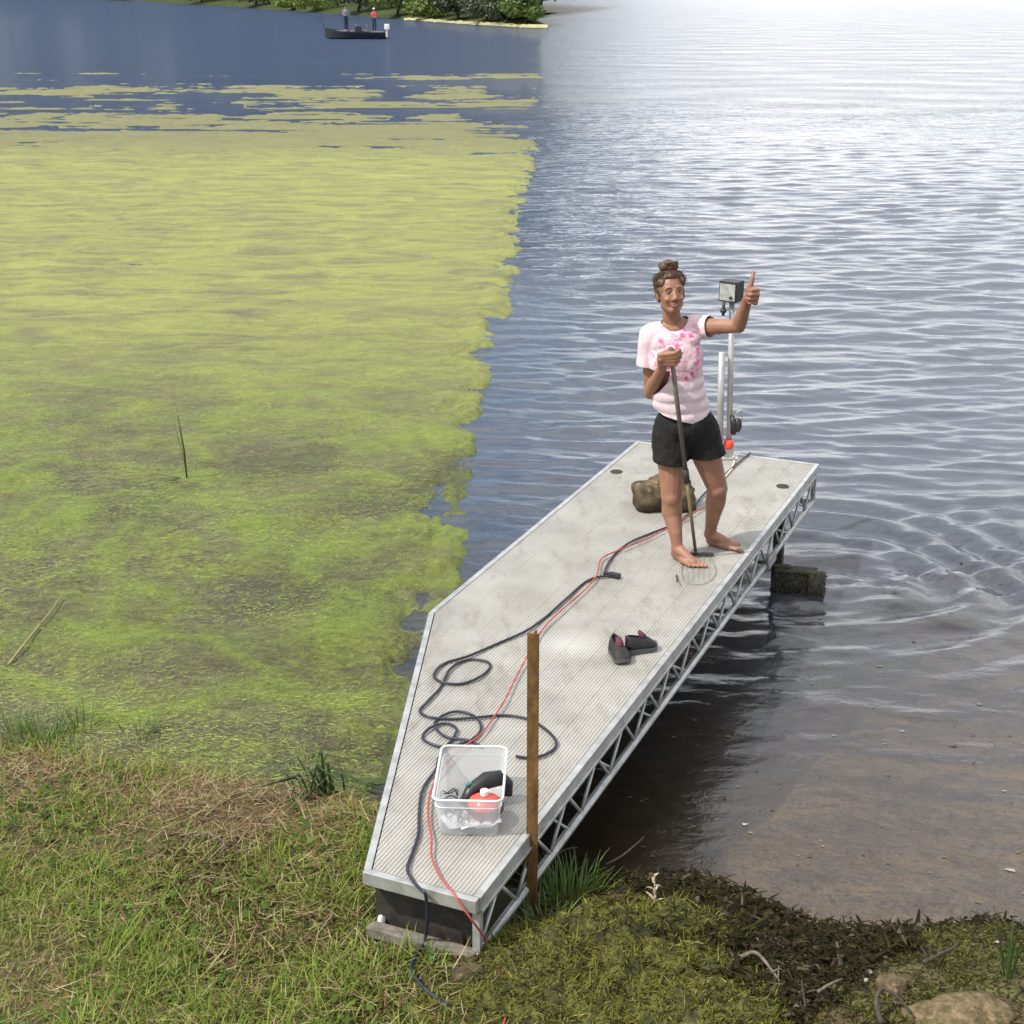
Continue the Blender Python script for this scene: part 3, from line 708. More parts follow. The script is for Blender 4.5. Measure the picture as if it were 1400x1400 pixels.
# ------------------------------------------------------------------ thruster churning the water beside the far leg
th = at(1098, 800, .02); M_olive = simple('slimed_olive_housing', (.050, .046, .026), .8, 0, .6, 22, .9, .012)
thr = thing('water_thruster', 'half sunk olive and black thruster clamped beside the dark dock leg', 'thruster', (th.x, th.y, 0), math.radians(-14))
R90 = Matrix.Rotation(math.pi/2, 3, 'Y')
MB().lathe([(.02, -.20), (.06, -.18), (.075, -.12), (.075, .02), (.07, .03)], (0, 0, .02), 20, R90).build('motor_housing', simple('slimed_black', (.022, .02, .014), .8, 0, .6, 22, .9, .012), thr, True)
MB().lathe([(.075, .03), (.092, .035), (.095, .13), (.090, .135), (.086, .13), (.084, .045)], (0, 0, .02), 24, R90).build('shroud', M_olive, thr, False, 0, True)
pr = MB()
for k in range(3):
    a = k*2.094; pr.box((.09, .04*math.cos(a), .02+.04*math.sin(a)), (.012, .03, .075), Matrix.Rotation(a-math.pi/2, 3, 'X') @ Matrix.Rotation(.5, 3, 'Z'))
pr.build('propeller', M_blk, thr)
wd = MB(); r9 = random.Random(9)
for k in range(150):
    a = r9.uniform(-.3, 3.4); x = r9.uniform(-.17, .14); rad = .096; p0 = Vector((x, rad*math.cos(a), .02+rad*math.sin(a))); d = Vector((r9.uniform(-1, 1), math.cos(a)*.6, -.5-r9.random())).normalized()*r9.uniform(.015, .05)
    wd.tube([p0, p0+d*.5+Vector((0, math.cos(a), math.sin(a)))*.006, p0+d], [.004, .0035, .001], 5)
wd.build('clinging_weed', simple('clinging_weed', (.045, .042, .016), .8, 0, .6, 40), thr, True)['kind'] = 'stuff'
MB().box((-.05, .03, .105), (.26, .10, .018)).build('mount_plate', M_olive, thr, False, .003)
MB().box((-.14, .04, .10), (.10, .05, .05)).tube([(-.30, .05, .13), (-.08, .05, .11)], .012, 8).build('clamp_arm', M_olive, thr)
# ------------------------------------------------------------------ things on the dock
def dk(x, y, h=0.0): return at(x, y, DECK+h)
M_cord = simple('black_rubber_cord', (.016, .016, .022), .5, 0, .3, 60, .1, .001)
M_bluec = simple('blue_black_cord', (.016, .018, .036), .5, 0, .3, 60, .1, .001)
M_redc = simple('red_cord', (.36, .055, .045), .5, 0, .2, 60, .1, .001)
def cord(pts, r, name, mat, label, drop=(), zoff=.0):
    P = []
    for i, (x, y) in enumerate(pts):
        P.append(dk(x, y, r+.002+zoff+.004*(i % 2)))
    P = smooth_path(P, 7)
    for q in P: q.z = max(q.z, DECK+r+.001)
    if drop:
        Q = []
        for d_ in drop:
            Q.append(d_ if isinstance(d_, Vector) else at(*d_))
        P = P + smooth_path([P[-1]]+Q, 7)[1:]
    o = MB().tube(P, r, 8).build(name, mat, None, True)
    return tag(o, label, 'cord')
cord([(1026, 619), (1010, 632), (990, 650), (962, 676), (940, 704), (915, 719), (890, 729), (862, 741), (842, 756), (831, 771), (826, 783)], .0058, 'power_cord', M_cord, 'black cord from the far dock edge past the bare feet')
c1 = [(845, 788), (822, 788), (800, 796), (775, 818), (748, 842), (720, 862), (680, 880), (640, 897), (610, 906), (596, 917), (594, 926), (606, 933), (630, 935), (655, 926), (670, 912), (664, 904), (640, 902),
      (616, 914), (602, 940), (584, 960), (574, 972), (586, 980), (615, 983), (650, 981), (690, 978), (722, 983), (746, 997), (760, 1013), (757, 1024), (742, 1033), (722, 1036), (705, 1034)]
cord(c1, .0062, 'power_cord', M_cord, 'long black cord looping over the deck between plug and plastic bin')
cord([(660, 1022), (640, 1012), (612, 1008), (596, 996), (597, 984), (620, 973), (645, 977), (657, 990), (654, 1004), (636, 1015), (606, 1021), (583, 1014), (578, 1006), (590, 994), (610, 989), (624, 996), (620, 1008), (609, 1022), (600, 1036), (596, 1052), (584, 1068), (576, 1085), (573, 1112), (572, 1140), (564, 1165), (557, 1188), (566, 1206), (576, 1217)],
     .0060, 'power_cord', M_bluec, 'blue black cord coiled behind the bin and dropping off the deck end', [at(581, 1221, DECK+.009), dface(583, 1232), dface(584, 1258), *[(x, y, gat(x, y, .035).z) for x, y in ((580, 1288), (562, 1322), (575, 1345), (598, 1366), (612, 1375))]], .001)
cord([(968, 690), (930, 712), (888, 735), (846, 752), (822, 764), (816, 786), (800, 806), (770, 832), (742, 860), (722, 895), (706, 925), (690, 957), (672, 985), (655, 1006), (632, 1022), (612, 1042), (594, 1068), (586, 1096), (586, 1122), (590, 1146), (590, 1170), (600, 1196), (613, 1213)],
     .0040, 'power_cord', M_redc, 'thin red cord running the length of the dock to the ground', [at(621, 1222, DECK+.008), dface(628, 1234), dface(648, 1262), *[(x, y, gat(x, y, .035).z) for x, y in ((668, 1290), (681, 1318), (684, 1345), (696, 1374), (691, 1392), (684, 1412))]], .012)
# socket where two black cords meet
a, b = dk(826, 784, .012), dk(849, 789, .012)
pl = thing('cord_plug', 'black plug joining the cords on the open deck', 'plug', a.lerp(b, .5))
pl.rotation_euler = (0, 0, math.atan2((b-a).y, (b-a).x)); pl.location.z = DECK
MB().box((0.012, 0, .015), (.065, .030, .026)).build('socket', M_cord, pl, False, .006)
MB().box((-.035, 0, .014), (.035, .024, .020)).build('plug_body', M_cord, pl, False, .005)

# clear storage bin
zr = .165
b0, b1, b2, b3 = [at(x, y, DECK+zr) for x, y in ((615, 1022), (703, 1022), (674, 1096), (583, 1092))]
bc_ = (b0+b1+b2+b3)/4; ux = ((b1-b0)+(b2-b3)).normalized(); BW = ((b1-b0).length+(b2-b3).length)/2; BD = ((b0-b3).length+(b1-b2).length)/2
uy = Vector((-ux.y, ux.x, 0)); sh = ((b0-b3)+(b1-b2)).normalized()
bin_ = thing('storage_bin', 'clear plastic storage bin with a red float and odds and ends', 'bin', (bc_.x, bc_.y, DECK+.0015), math.atan2(ux.y, ux.x))
t = NT('clear_plastic'); p = t.pos()
tr = t.n('BsdfTransparent', Color=(.93, .94, .94)); df = t.n('BsdfDiffuse', Color=(.78, .79, .80)); gl = t.n('BsdfGlossy', Roughness=.18)
tl_ = t.n('BsdfTranslucent', Color=(.78, .79, .8)); m0 = t.n('MixShader', Fac=.5); t.set(m0, 'i1', df); t.set(m0, 'i2', tl_)
m1 = t.n('MixShader'); t.set(m1, 'Fac', t.ramp(t.noise(p, 9, 5), [(.3, .44), (.7, .60)])); t.set(m1, 'i1', tr); t.set(m1, 'i2', m0)
m2 = t.n('MixShader', Fac=.07); t.set(m2, 'i1', m1); t.set(m2, 'i2', gl); t.surf(m2); M_clear = t.m
t = NT('cloudy_plastic_rim'); t.pbr((.62, .63, .62), .35, 0, None, .5); M_rim = t.m
def rrect(w, d, r, z, n=5):
    out = []
    for cx, cy, a0 in ((1, 1, 0), (-1, 1, 90), (-1, -1, 180), (1, -1, 270)):
        for k in range(n+1):
            a = math.radians(a0+90*k/n); out.append(Vector((cx*(w/2-r)+r*math.cos(a), cy*(d/2-r)+r*math.sin(a), z)))
    return out
prof = [(.0, .004, .86), (.012, .0, .88), (.09, .0, .94), (zr-.02, .0, .985), (zr-.004, 0, 1.0)]
rings = [rrect(BW*s, BD*s, .025, z) for z, _, s in prof]; n = len(rings[0]); mb = MB()
mb.add([q for r in rings for q in r], [(i*n+k, i*n+(k+1) % n, (i+1)*n+(k+1) % n, (i+1)*n+k) for i in range(len(rings)-1) for k in range(n)]+[tuple(range(n))])
mb.build('tub', M_clear, bin_, True)
MB().tube(rrect(BW+.008, BD+.008, .028, zr), .0048, 8, closed=True).build('rim', M_rim, bin_, True)
MB().tube(rrect(BW*.985, BD*.985, .026, zr-.035), .0025, 6, closed=True).build('moulded_step', M_rim, bin_, True)
BM_ = Matrix.Translation((bc_.x, bc_.y, DECK+.0015)) @ Matrix.Rotation(math.atan2(ux.y, ux.x), 4, 'Z')
def inbin(x, y, z): return BM_ @ Vector((x, y, z))
M_redp = simple('red_plastic', (.75, .075, .055), .35, 0, .1, 20)
fl = thing('marker_float', 'red and black float lying in the clear bin', 'float', inbin(BW*.20, -BD*.18, .006), .5)
MB().lathe([(.012, .0), (.055, .012), (.066, .04), (.058, .070), (.03, .088), (.012, .092)], (0, -.01, .02), 22).build('float_body', M_redp, fl, True)
MB().lathe([(.068, .030), (.073, .036), (.073, .05), (.067, .054)], (0, -.01, .02), 22).build('float_band', M_blk, fl, False, 0, True)
MB().lathe([(.012, .092), (.016, .094), (.016, .112), (.010, .116)], (0, -.01, .02), 12).build('float_neck', M_wht, fl, False, 0, True)
gr = thing('hand_tool', 'black moulded hand tool behind the red float in the bin', 'tool', inbin(BW*.22, BD*.12, .02), .35)
MB().tube([(-.11, -.05, .03), (-.07, -.02, .065), (0, .0, .085), (.06, .0, .085)], [.020, .026, .034, .03], 12).build('tool_body', M_blk, gr, True)
MB().tube([(.06, 0, .085), (.085, -.01, .06), (.08, -.02, .015)], [.024, .02, .018], 10).build('tool_grip', M_cord, gr, True)
M_greenp = simple('green_plastic', (.02, .12, .07), .4); MB().box((-.075, -.02, .092), (.025, .012, .012), Matrix.Rotation(.5, 3, 'Z')).build('switch', M_greenp, gr, False, .003)
# loose things seen through the front wall
r5 = random.Random(5)
def crumple(name, mat, label, cat, loc, w, d, h, seed):
    nx = 16; mb = MB(); v = []
    for j in range(nx):
        for i in range(nx):
            x, y = (i/(nx-1)-.5)*w, (j/(nx-1)-.5)*d
            z = h*(.35+.65*mnoise.noise(Vector((x*22+seed, y*22, seed)))**2*2.2+.4*abs(mnoise.noise(Vector((x*45, y*45+seed, 2)))))
            v.append((x, y, max(z, .004)))
    mb.add(v, [(j*nx+i, j*nx+i+1, (j+1)*nx+i+1, (j+1)*nx+i) for j in range(nx-1) for i in range(nx-1)])
    o = mb.build(name, mat, None, False); o.location = loc; o.rotation_euler = (0, 0, math.atan2(ux.y, ux.x)+.2*seed); o.location.z += .001
    s_ = o.modifiers.new('thickness', 'SOLIDIFY'); s_.thickness = .0008
    return tag(o, label, cat)
M_bag = simple('grey_plastic_bag', (.62, .63, .66), .3, 0, .12, 30)
M_paper = simple('white_paper', (.80, .80, .78), .7, 0, .05, 30)
crumple('plastic_bag', M_bag, 'crumpled pale plastic bag in the front corner of the bin', 'bag', inbin(BW*.15, -BD*.28, .008), .15, .12, .06, 1)
crumple('folded_leaflet', M_paper, 'creased white leaflet on the floor of the bin', 'paper', inbin(-BW*.14, -BD*.24, .008), .13, .10, .025, 2)
for k, (x, y, rr_) in enumerate(((-.06, -.10, .030), (-.02, -.13, .022), (-.09, .05, .034))):
    pts_ = [inbin(x+rr_*math.cos(a*.6)*(1+.1*math.sin(a)), y+rr_*.8*math.sin(a*.6), .05+.012*math.sin(a*1.7)-.006*k) for a in range(0, 14+k)]
    o = MB().tube(smooth_path(pts_, 4), .0022, 6).build('wire_loop', M_cord, None, True)
    tag(o, ['looped grey wire on the leaflet in the bin', 'small dark wire hook beside the leaflet in the bin', 'bent wire ring by the back wall of the bin'][k], 'wire')
M_brass = simple('brass', (.42, .30, .10), .4, .8)
for k, (x, y) in enumerate(((-.04, -.055), (-.015, -.075), (.0, -.045))):
    o = MB().lathe([(.004, 0), (.011, .002), (.011, .012), (.006, .014), (.006, .022)], (0, 0, 0), 10).build('hose_fitting', M_brass if k else M_greenp, None, False, 0, True)
    o.location = inbin(x, y, .008); o.rotation_euler = (1.3, 0, k*1.2); o.location.z += .01
    tag(o, ['green plastic hose fitting loose in the bin', 'brass hose fitting beside the red float', 'brass hose fitting near the middle of the bin'][k], 'fitting')

# shoes
M_shoe = simple('dark_shoe', (.018, .015, .016), .75, 0, .35, 50, .3, .002); M_sole = simple('rubber_sole', (.085, .09, .08), .8, 0, .25, 60)
M_mauve = simple('mauve_lining', (.085, .020, .035), .8, 0, .35, 60); M_insole = simple('tan_insole', (.42, .26, .20), .8, 0, .2, 40)
def shoe(loc, rz, label, sc=.76):
    root = thing('shoe', label, 'shoe', loc, rz, 'pair of shoes on the deck')
    L = .24
    def half(s):
        w = .030+.016*(s**.8)-.006*math.sin(math.pi*s*.9+.2)
        e = min(1, s/.16, (1-s)/.26); return w*math.sqrt(max(0.02, 1-(1-e)**2))
    NSs = 19; v = []; f = []
    for i in range(NSs):
        s = i/(NSs-1); y = (s-.5)*L; hw = half(s); z0 = .002+.016*max(0, (s-.72)/.28)**2; z1 = z0+.027-.007*s
        v += [(-hw*.94, y, z0), (hw*.94, y, z0), (hw*1.07, y, z1), (-hw*1.07, y, z1)]
    for i in range(NSs-1):
        for k in range(4): f.append((i*4+k, i*4+(k+1) % 4, (i+1)*4+(k+1) % 4, (i+1)*4+k))
    f += [(0, 1, 2, 3), tuple((NSs-1)*4+k for k in range(4))]
    def put(mb, nm, mat, par=root, smooth=True, auto=False):
        mb.v = [(x*sc*1.42, y*sc*.92, z*sc*1.28) for x, y, z in mb.v]; return mb.build(nm, mat, par, smooth and not auto, 0, auto)
    put(MB().add(v, f), 'sole', M_sole, auto=True)
    # upper: walls that lean in to an open throat over the rear half, closed over the toes; lining drops inside
    def wall(inner):
        v = []; f = []; NA = 15
        for i in range(NSs):
            s = i/(NSs-1); y = (s-.5)*L*.985; hw = half(s)*(.98 if not inner else .86)
            top = .082-.020*min(1, s/.45) if s < .5 else .062*max(.12, math.cos((s-.5)/.5*1.35))
            thr = .60*math.sqrt(max(0, 1-((s-.29)/.265)**2)) if abs(s-.29) < .265 else 0
            for k in range(NA):
                a = math.pi*k/(NA-1); xx = math.cos(a)
                z = math.sin(a)**.62
                if thr > 0:
                    if abs(xx) < thr: 
                        z = (.98 if not inner else .30); xx = math.copysign(thr, xx) if not inner else xx
                v.append((hw*xx, y, .020+(top-.004)*max(z, .02)))
        for i in range(NSs-1):
            for k in range(NA-1):
                q = (i*NA+k, i*NA+k+1, (i+1)*NA+k+1, (i+1)*NA+k)
                if not inner and all(abs(v[j][0]) < half((j//NA)/(NSs-1))*.62 for j in q) and .05 < i/(NSs-1) < .53 and k in (6, 7): continue
                f.append(q)
        return MB().add(v, f)
    u = put(wall(False), 'upper', M_shoe); put(wall(True), 'lining', M_mauve)
    so_ = u.modifiers.new('thickness', 'SOLIDIFY'); so_.thickness = .004*sc; so_.offset = -1
    put(MB().ell((0, -.052, .034), (.024, .05, .010)), 'insole', M_insole)
    tg = put(MB().tube([(0, .030, .066), (0, .004, .082), (0, -.016, .104)], [.016, .019, .012], 8), 'tongue', M_mauve)
    for k in range(3):
        y = .012+.022*k; z = .070-.006*k
        put(MB().tube([(-.026, y, z-.010), (-.008, y+.006, z+.004), (.010, y-.005, z+.004), (.026, y, z-.010)], .0028, 6), 'lace', M_mauve)
    put(MB().tube([(-.010, -.108, .072), (0, -.122, .094), (.010, -.108, .072)], .0035, 6), 'pull_tab', M_mauve)
    return root
s1 = dk(846, 900); s2 = dk(876, 890)
shoe(s1, math.radians(196), 'dark shoe with mauve lining, toe toward the bank')
shoe(s2, math.radians(-66), 'dark shoe with mauve lining, lying crosswise behind its mate')

# boulder on the deck
def rock(name, label, loc, r, mat, seed, flat=.0, sub=4, rz=0, cut=.0):
    bm = bmesh.new(); bmesh.ops.create_icosphere(bm, subdivisions=sub, radius=1)
    for v in bm.verts:
        p = v.co.copy(); d = 1+.34*mnoise.noise(p*1.1+Vector((seed, 0, 0)))+.14*mnoise.noise(p*2.7+Vector((0, seed, 0)))+.09*mnoise.noise(p*6+Vector((seed, seed, 0)))+.045*abs(mnoise.noise(p*13))+.02*mnoise.noise(p*27)
        q = p*d; k = 3.0; q = Vector((math.copysign(abs(q.x)**.82, q.x), math.copysign(abs(q.y)**.82, q.y), math.copysign(abs(q.z)**.75, q.z)))
        v.co = Vector((q.x*r[0], q.y*r[1], q.z*r[2]))
        if v.co.z < -r[2]*.62: v.co.z = -r[2]*.62
    lo = min(v.co.z for v in bm.verts)
    for v in bm.verts: v.co.z -= lo
    me = bpy.data.meshes.new(name); bm.to_mesh(me); bm.free()
    for p in me.polygons: p.use_smooth = True
    o = link(name, me, mat); o.location = loc; o.rotation_euler = (0, 0, rz); tag(o, label, 'rock'); return o
t = NT('lichened_rock'); p = t.obj()
c = t.ramp(t.noise(p, 9, 8, .65), [(.28, (.03, .022, .014)), (.48, (.075, .055, .034)), (.62, (.15, .115, .07)), (.8, (.32, .26, .18))])
c = t.mix(t.ramp(t.noise(p, 22, 6, .7), [(.56, 0.0), (.66, .6)]), c, (.30, .23, .10))
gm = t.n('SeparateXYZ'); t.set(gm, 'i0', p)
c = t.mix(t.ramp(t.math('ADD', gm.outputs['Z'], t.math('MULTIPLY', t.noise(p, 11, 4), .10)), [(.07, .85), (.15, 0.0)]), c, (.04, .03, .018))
t.pbr(c, .9, 0, t.bump(t.noise(p, 26, 7, .7), .8, .018), .2); M_rock = t.m
rk = dk(911, 700); rock('boulder', 'lichen mottled brown boulder weighing down the deck behind the woman', (rk.x+.0, rk.y+.10, DECK+.001), (.185, .13, .112), M_rock, 3.3, rz=.1)

# control box on its poles at the outer end
cb = dk(996, 626); cbY = cb.y
ctl = thing('control_box_stand', 'black control box on silver poles at the outer dock edge', 'control box', (cb.x, cb.y, DECK))
def cl(x, y, dy=0.0): return aty(x, y, cbY+dy)-Vector((cb.x, cb.y, DECK))
M_steel = simple('bright_galvanised_pipe', (.42, .41, .39), .4, .4, .15, 30)
pt, pb = cl(1001, 405), cl(996, 632)
MB().tube([(pb.x, 0, .0), (pt.x, 0, pt.z)], .0185, 14).build('tall_pole', M_steel, ctl, True)
q1, q2 = cl(987, 482, -.03), cl(984, 606, -.03)
MB().tube([(q2.x, -.03, q2.z-.02), (q1.x, -.03, q1.z)], .021, 14).build('short_pole', M_steel, ctl, True)
bx0 = cl(1000, 398)
Mb = Matrix.Rotation(math.radians(-36), 3, 'Z')
hb = MB().box((bx0.x, 0, bx0.z), (.125, .105, .125), Mb).build('housing', M_blk, ctl, False, .006)
t = NT('brushed_panel'); p = t.obj(); t.pbr(t.ramp(t.noise(p, 25, 5), [(.3, (.25, .26, .25)), (.7, (.46, .46, .43))]), .35, .1); M_panel = t.m
fc = Mb @ Vector((0, -.0545, 0))
MB().box((bx0.x+fc.x, fc.y, bx0.z), (.108, .004, .106), Mb).build('face_panel', M_panel, hb, False, .001)
tp = Mb @ Vector((0, 0, .0655)); MB().box((bx0.x, 0, bx0.z+.0645), (.122, .102, .005), Mb).build('lid', M_blk, hb)
for k, (du, dv) in enumerate(((.028, -.030),)):
    c_ = Mb @ Vector((du, -.058, 0)); MB().lathe([(.010, 0), (.010, .006), (.007, .009)], (bx0.x+c_.x, c_.y, bx0.z+dv), 12, Mb @ Matrix.Rotation(math.pi/2, 3, 'X')).build('dial', M_blk, hb, False, 0, True)
nk = cl(989, 425, -.03); MB().tube([(nk.x, -.03, nk.z-.03), (nk.x, -.03, nk.z+.055)], .010, 10).lathe([(.018, -.01), (.022, 0), (.018, .012)], (nk.x, -.03, nk.z), 12).build('gland', M_blk, ctl, True)
sw = cl(1007, 578); MB().tube([(sw.x-.035, -.01, sw.z+.05), (sw.x-.02, -.03, sw.z), (sw.x-.02, -.02, sw.z-.07)], .017, 10).ell((sw.x+.005, -.02, sw.z-.01), (.028, .028, .05)).build('winch', M_blk, ctl, True)
MB().tube(smooth_path([(sw.x-.02, -.02, sw.z+.03), (sw.x, -.03, sw.z+.085), (sw.x+.03, -.02, sw.z+.08), (sw.x+.03, -.02, sw.z+.02)], 5), .004, 6).build('winch_handle', M_steel, ctl, True)
cl_ = cl(996, 606); MB().lathe([(.026, -.035), (.034, -.02), (.034, .015), (.026, .028)], (cl_.x, -.005, cl_.z), 16).build('clamp', M_redp, ctl, True)
MB().box((pb.x, .0, .006), (.12, .10, .010)).box((pb.x+.0, .0, .045), (.055, .05, .075)).build('base_bracket', M_steel, ctl, False, .003)
M_rope = simple('cream_rope', (.55, .47, .36), .9, 0, .2, 80)
rp_ = [dk(1003, 624, .05), dk(1004, 630, .012), dk(1001, 640, .008), dk(993, 650, .008), dk(985, 660, .009), dk(988, 668, .008), dk(978, 676, .008), dk(968, 688, .008)]
tag(MB().tube(smooth_path(rp_, 5), .007, 7).build('tether_rope', M_rope, None, True), 'cream tether rope trailing from the control box pole', 'rope')

# rusty post by the near corner
pb_ = gat(727, 1246); pY = pb_.y; gz = pb_.z; tz = aty(725, 866, pY).z
t = NT('rust'); p = t.obj()
c = t.ramp(t.noise(t.mapv(p, (1, 1, .5)), 26, 8, .7), [(.28, (.06, .030, .012)), (.5, (.135, .070, .026)), (.68, (.21, .115, .042)), (.85, (.32, .20, .09))])
t.pbr(c, .88, .1, t.bump(t.noise(p, 90, 5, .7), .6, .003), .2); M_rust = t.m
post = thing('steel_post', 'rusty brown steel post standing at the dock corner', 'post', (pb_.x, pY, gz-.06), math.radians(-18))
hh = tz-gz+.06
MB().box((0, 0, hh/2-.02), (.043, .007, hh+.04)).box((.0, .0205, hh/2-.02), (.006, .035, hh+.036)).build('shaft', M_rust, post, False, .0012)
# ------------------------------------------------------------------ woman on the dock
fr_, fl_ = dk(931, 768), dk(979, 748)
Y0 = (fr_.y+fl_.y)/2; X0 = (fr_.x+fl_.x)/2
woman = thing('person', 'barefoot person in pink print shirt and black shorts giving thumbs up', 'person', (X0, Y0, DECK))
PO = Vector((X0, Y0, DECK))
def J(x, y, dy=0.0): return aty(x, y, Y0+dy)-PO
t = NT('skin'); p = t.obj(); nz = t.noise(p, 18, 5)
cs = t.ramp(nz, [(.3, (.245, .118, .072)), (.7, (.325, .165, .105))])
cs = t.mix(t.ramp(t.noise(p, 140, 3), [(.55, 0.0), (.75, .25)]), cs, (.20, .085, .05))
t.pbr(cs, .48, 0, t.bump(t.noise(p, 260, 3), .12, .001), .4, **{'Subsurface Weight': .12, 'Subsurface Radius': (.012, .005, .003), 'Subsurface Scale': .5}); M_skin = t.m

# hands: x to the thumb, y along the fingers, z out of the back of the hand
def hand(mb, base, X, Y, Z, curls, thumb, sc=1.0):
    M = Matrix((X, Y, Z)).transposed()
    def T(p): return base + M @ (Vector(p)*sc)
    for k in range(4):
        x = .030-.020*k
        mb.cap(T((x*.75, 0.0, 0)), T((x, .078-.004*abs(k-1), 0)), .0165*sc, .0135*sc, 10)
    mb.ell(T((.018, .03, -.010)), (.022*sc, .03*sc, .016*sc), M)
    mb.ell(T((-.02, .03, -.008)), (.018*sc, .032*sc, .015*sc), M)
    Ls = [(.040, .024, .021), (.045, .028, .022), (.042, .026, .021), (.033, .020, .018)]
    for k in range(4):
        x = .031-.0205*k; q = Vector((x, .080-.004*abs(k-1), 0)); a = 0
        rr = [.0094, .0086, .0078, .0068] if k < 3 else [.0084, .0076, .007, .006]
        for s in range(3):
            a += curls[s]+.03*k
            n_ = q+Vector((0, math.cos(a), -math.sin(a)))*Ls[k][s]
            mb.cap(T(q), T(n_), rr[s]*sc, rr[s+1]*sc, 9); q = n_
    tp = [Vector(v) for v in thumb]
    rr = [.0155, .0125, .0108, .0085]
    for s in range(len(tp)-1): mb.cap(T(tp[s]), T(tp[s+1]), rr[s]*sc, rr[s+1]*sc, 10)

neck0 = J(921, 446, .02); headc = J(917, 400, -.01); sR = J(890, 459, .01); sL = J(955, 447, .02)
chest = J(922, 492, .0); waist = J(930, 540, .01); pelv = J(937, 586, .02)
eR = J(889, 537, .03); wR = J(906, 501, -.16); eL = J(1010, 446, -.14); wL = J(1022, 408, -.24)
hR, hL = J(919, 596, .02), J(956, 594, .03)
kR = J(918, 680, -.03); kL = J(981, 668, .03)
aR = fr_-PO+Vector((-.02, .03, .075)); aL = fl_-PO+Vector((-.035, .02, .075))
mb = MB()
mb.ell(pelv, (.150, .105, .105), nu=24, nv=16); mb.ell(pelv+Vector((-.05, .05, -.02)), (.085, .08, .09)); mb.ell(pelv+Vector((.06, .05, -.02)), (.085, .08, .09))
mb.ell(waist, (.122, .09, .12), nu=24, nv=16); mb.ell(chest, (.132, .088, .15), nu=24, nv=16)
mb.cap(sR.lerp(sL, .06), sR.lerp(sL, .94), .052, .052); mb.cap(sR.lerp(sL, .3)+Vector((0, .01, .01)), neck0+Vector((-.01, .01, .0)), .05, .045); mb.cap(sR.lerp(sL, .7)+Vector((0, .01, .01)), neck0+Vector((.01, .01, .0)), .05, .045)
mb.cap(neck0+Vector((0, .015, -.03)), headc+Vector((.0, .02, -.05)), .050, .046)
# arms
mb.cap(sR, sR.lerp(eR, .55), .050, .041); mb.cap(sR.lerp(eR, .5), eR, .042, .034); mb.cap(eR, eR.lerp(wR, .35), .036, .037); mb.cap(eR.lerp(wR, .3), wR, .037, .024)
mb.cap(sL, sL.lerp(eL, .5), .048, .041); mb.cap(sL.lerp(eL, .45), eL, .042, .034); mb.cap(eL, eL.lerp(wL, .35), .036, .036); mb.cap(eL.lerp(wL, .3), wL, .036, .024)
# legs
for h_, k_, a_, s_ in ((hR, kR, aR, -1), (hL, kL, aL, 1)):
    mb.cap(h_+Vector((0, 0, .02)), h_.lerp(k_, .45), .092, .078); mb.cap(h_.lerp(k_, .4), k_, .079, .056); mb.ell(k_+Vector((0, -.022, .0)), (.043, .04, .05))
    cf = k_.lerp(a_, .32)+Vector((s_*.005, .022, 0)); mb.cap(k_, cf, .053, .057); mb.cap(cf, k_.lerp(a_, .75), .055, .036); mb.cap(k_.lerp(a_, .7), a_, .037, .031)
# feet
def foot(mb, heel, toe, a_, side):
    d = (toe-heel); d.z = 0; L = d.length; d.normalize(); s = Vector((-d.y, d.x, 0))
    M = Matrix((s, d, Vector((0, 0, 1)))).transposed()
    def T(x, y, z): return heel + M @ Vector((x, y, z)) 
    mb.cap(a_, T(0, .035, .036), .034, .034); mb.ell(T(0, .028, .032), (.031, .036, .032), M)
    mb.cap(a_+Vector((0, 0, -.005)), T(0, L*.58, .030), .034, .024); mb.cap(T(0, .04, .024), T(.0, L*.68, .020), .028, .022)
    mb.cap(T(.022, L*.45, .022), T(.026, L*.74, .018), .024, .018); mb.cap(T(-.018, L*.40, .020), T(-.026, L*.66, .016), .022, .016)
    for k in range(5):
        x = .032-.0155*k if side > 0 else -.032+.0155*k
        l0, l1 = (.72-.035*k)*L, (1.0-.055*k)*L
        mb.cap(T(x*.95, l0, .016), T(x*1.12, l1-.012, .0115), .0125-.0008*k, .0115-.0011*k, 10)
hR_, tR_ = dk(920, 762)-PO, dk(955, 777)-PO; hL_, tL_ = dk(966, 744)-PO, dk(1017, 753)-PO
def limit(h, t_, L): d = t_-h; return h, h+d.normalized()*L
foot(mb, *limit(hR_, tR_, .232), aR, 1); foot(mb, *limit(hL_, tL_, .232), aL, -1)
# raised fist, thumb up
up = Vector((.05, .05, 1)).normalized(); fw = Vector((.42, -.9, 0)); fw = (fw-up*fw.dot(up)).normalized(); bk = up.cross(fw)
hand(mb, wL+Vector((.0, -.0, .022)), up, fw, bk, (1.35, 1.65, 1.15), [(.022, .018, -.006), (.048, .036, -.012), (.080, .040, -.010), (.108, .036, -.004)], 1.06)
mb.cap(wL, wL+Vector((0, 0, .022))+fw*.02*1.0, .024, .024)
# other hand closed on the rake shaft
PT, PB_ = J(917, 478, -.245), dk(951, 761)-PO+Vector((0, 0, .02))
ps = (PT-PB_).normalized()
fx_ = Vector((1, -.25, .0)); fx_ = (fx_-ps*fx_.dot(ps)).normalized(); bk2 = -(ps.cross(fx_))
grip = PB_ + ps*((J(917, 488, -.24)-PB_).dot(ps))
base = grip - fx_*.052 + bk2*.026
hand(mb, base, ps, fx_, bk2, (1.0, 1.5, 1.05), [(.020, .010, -.008), (.034, .036, -.024), (.030, .066, -.034), (.022, .088, -.030)], 1.0)
mb.cap(wR, base, .024, .022)
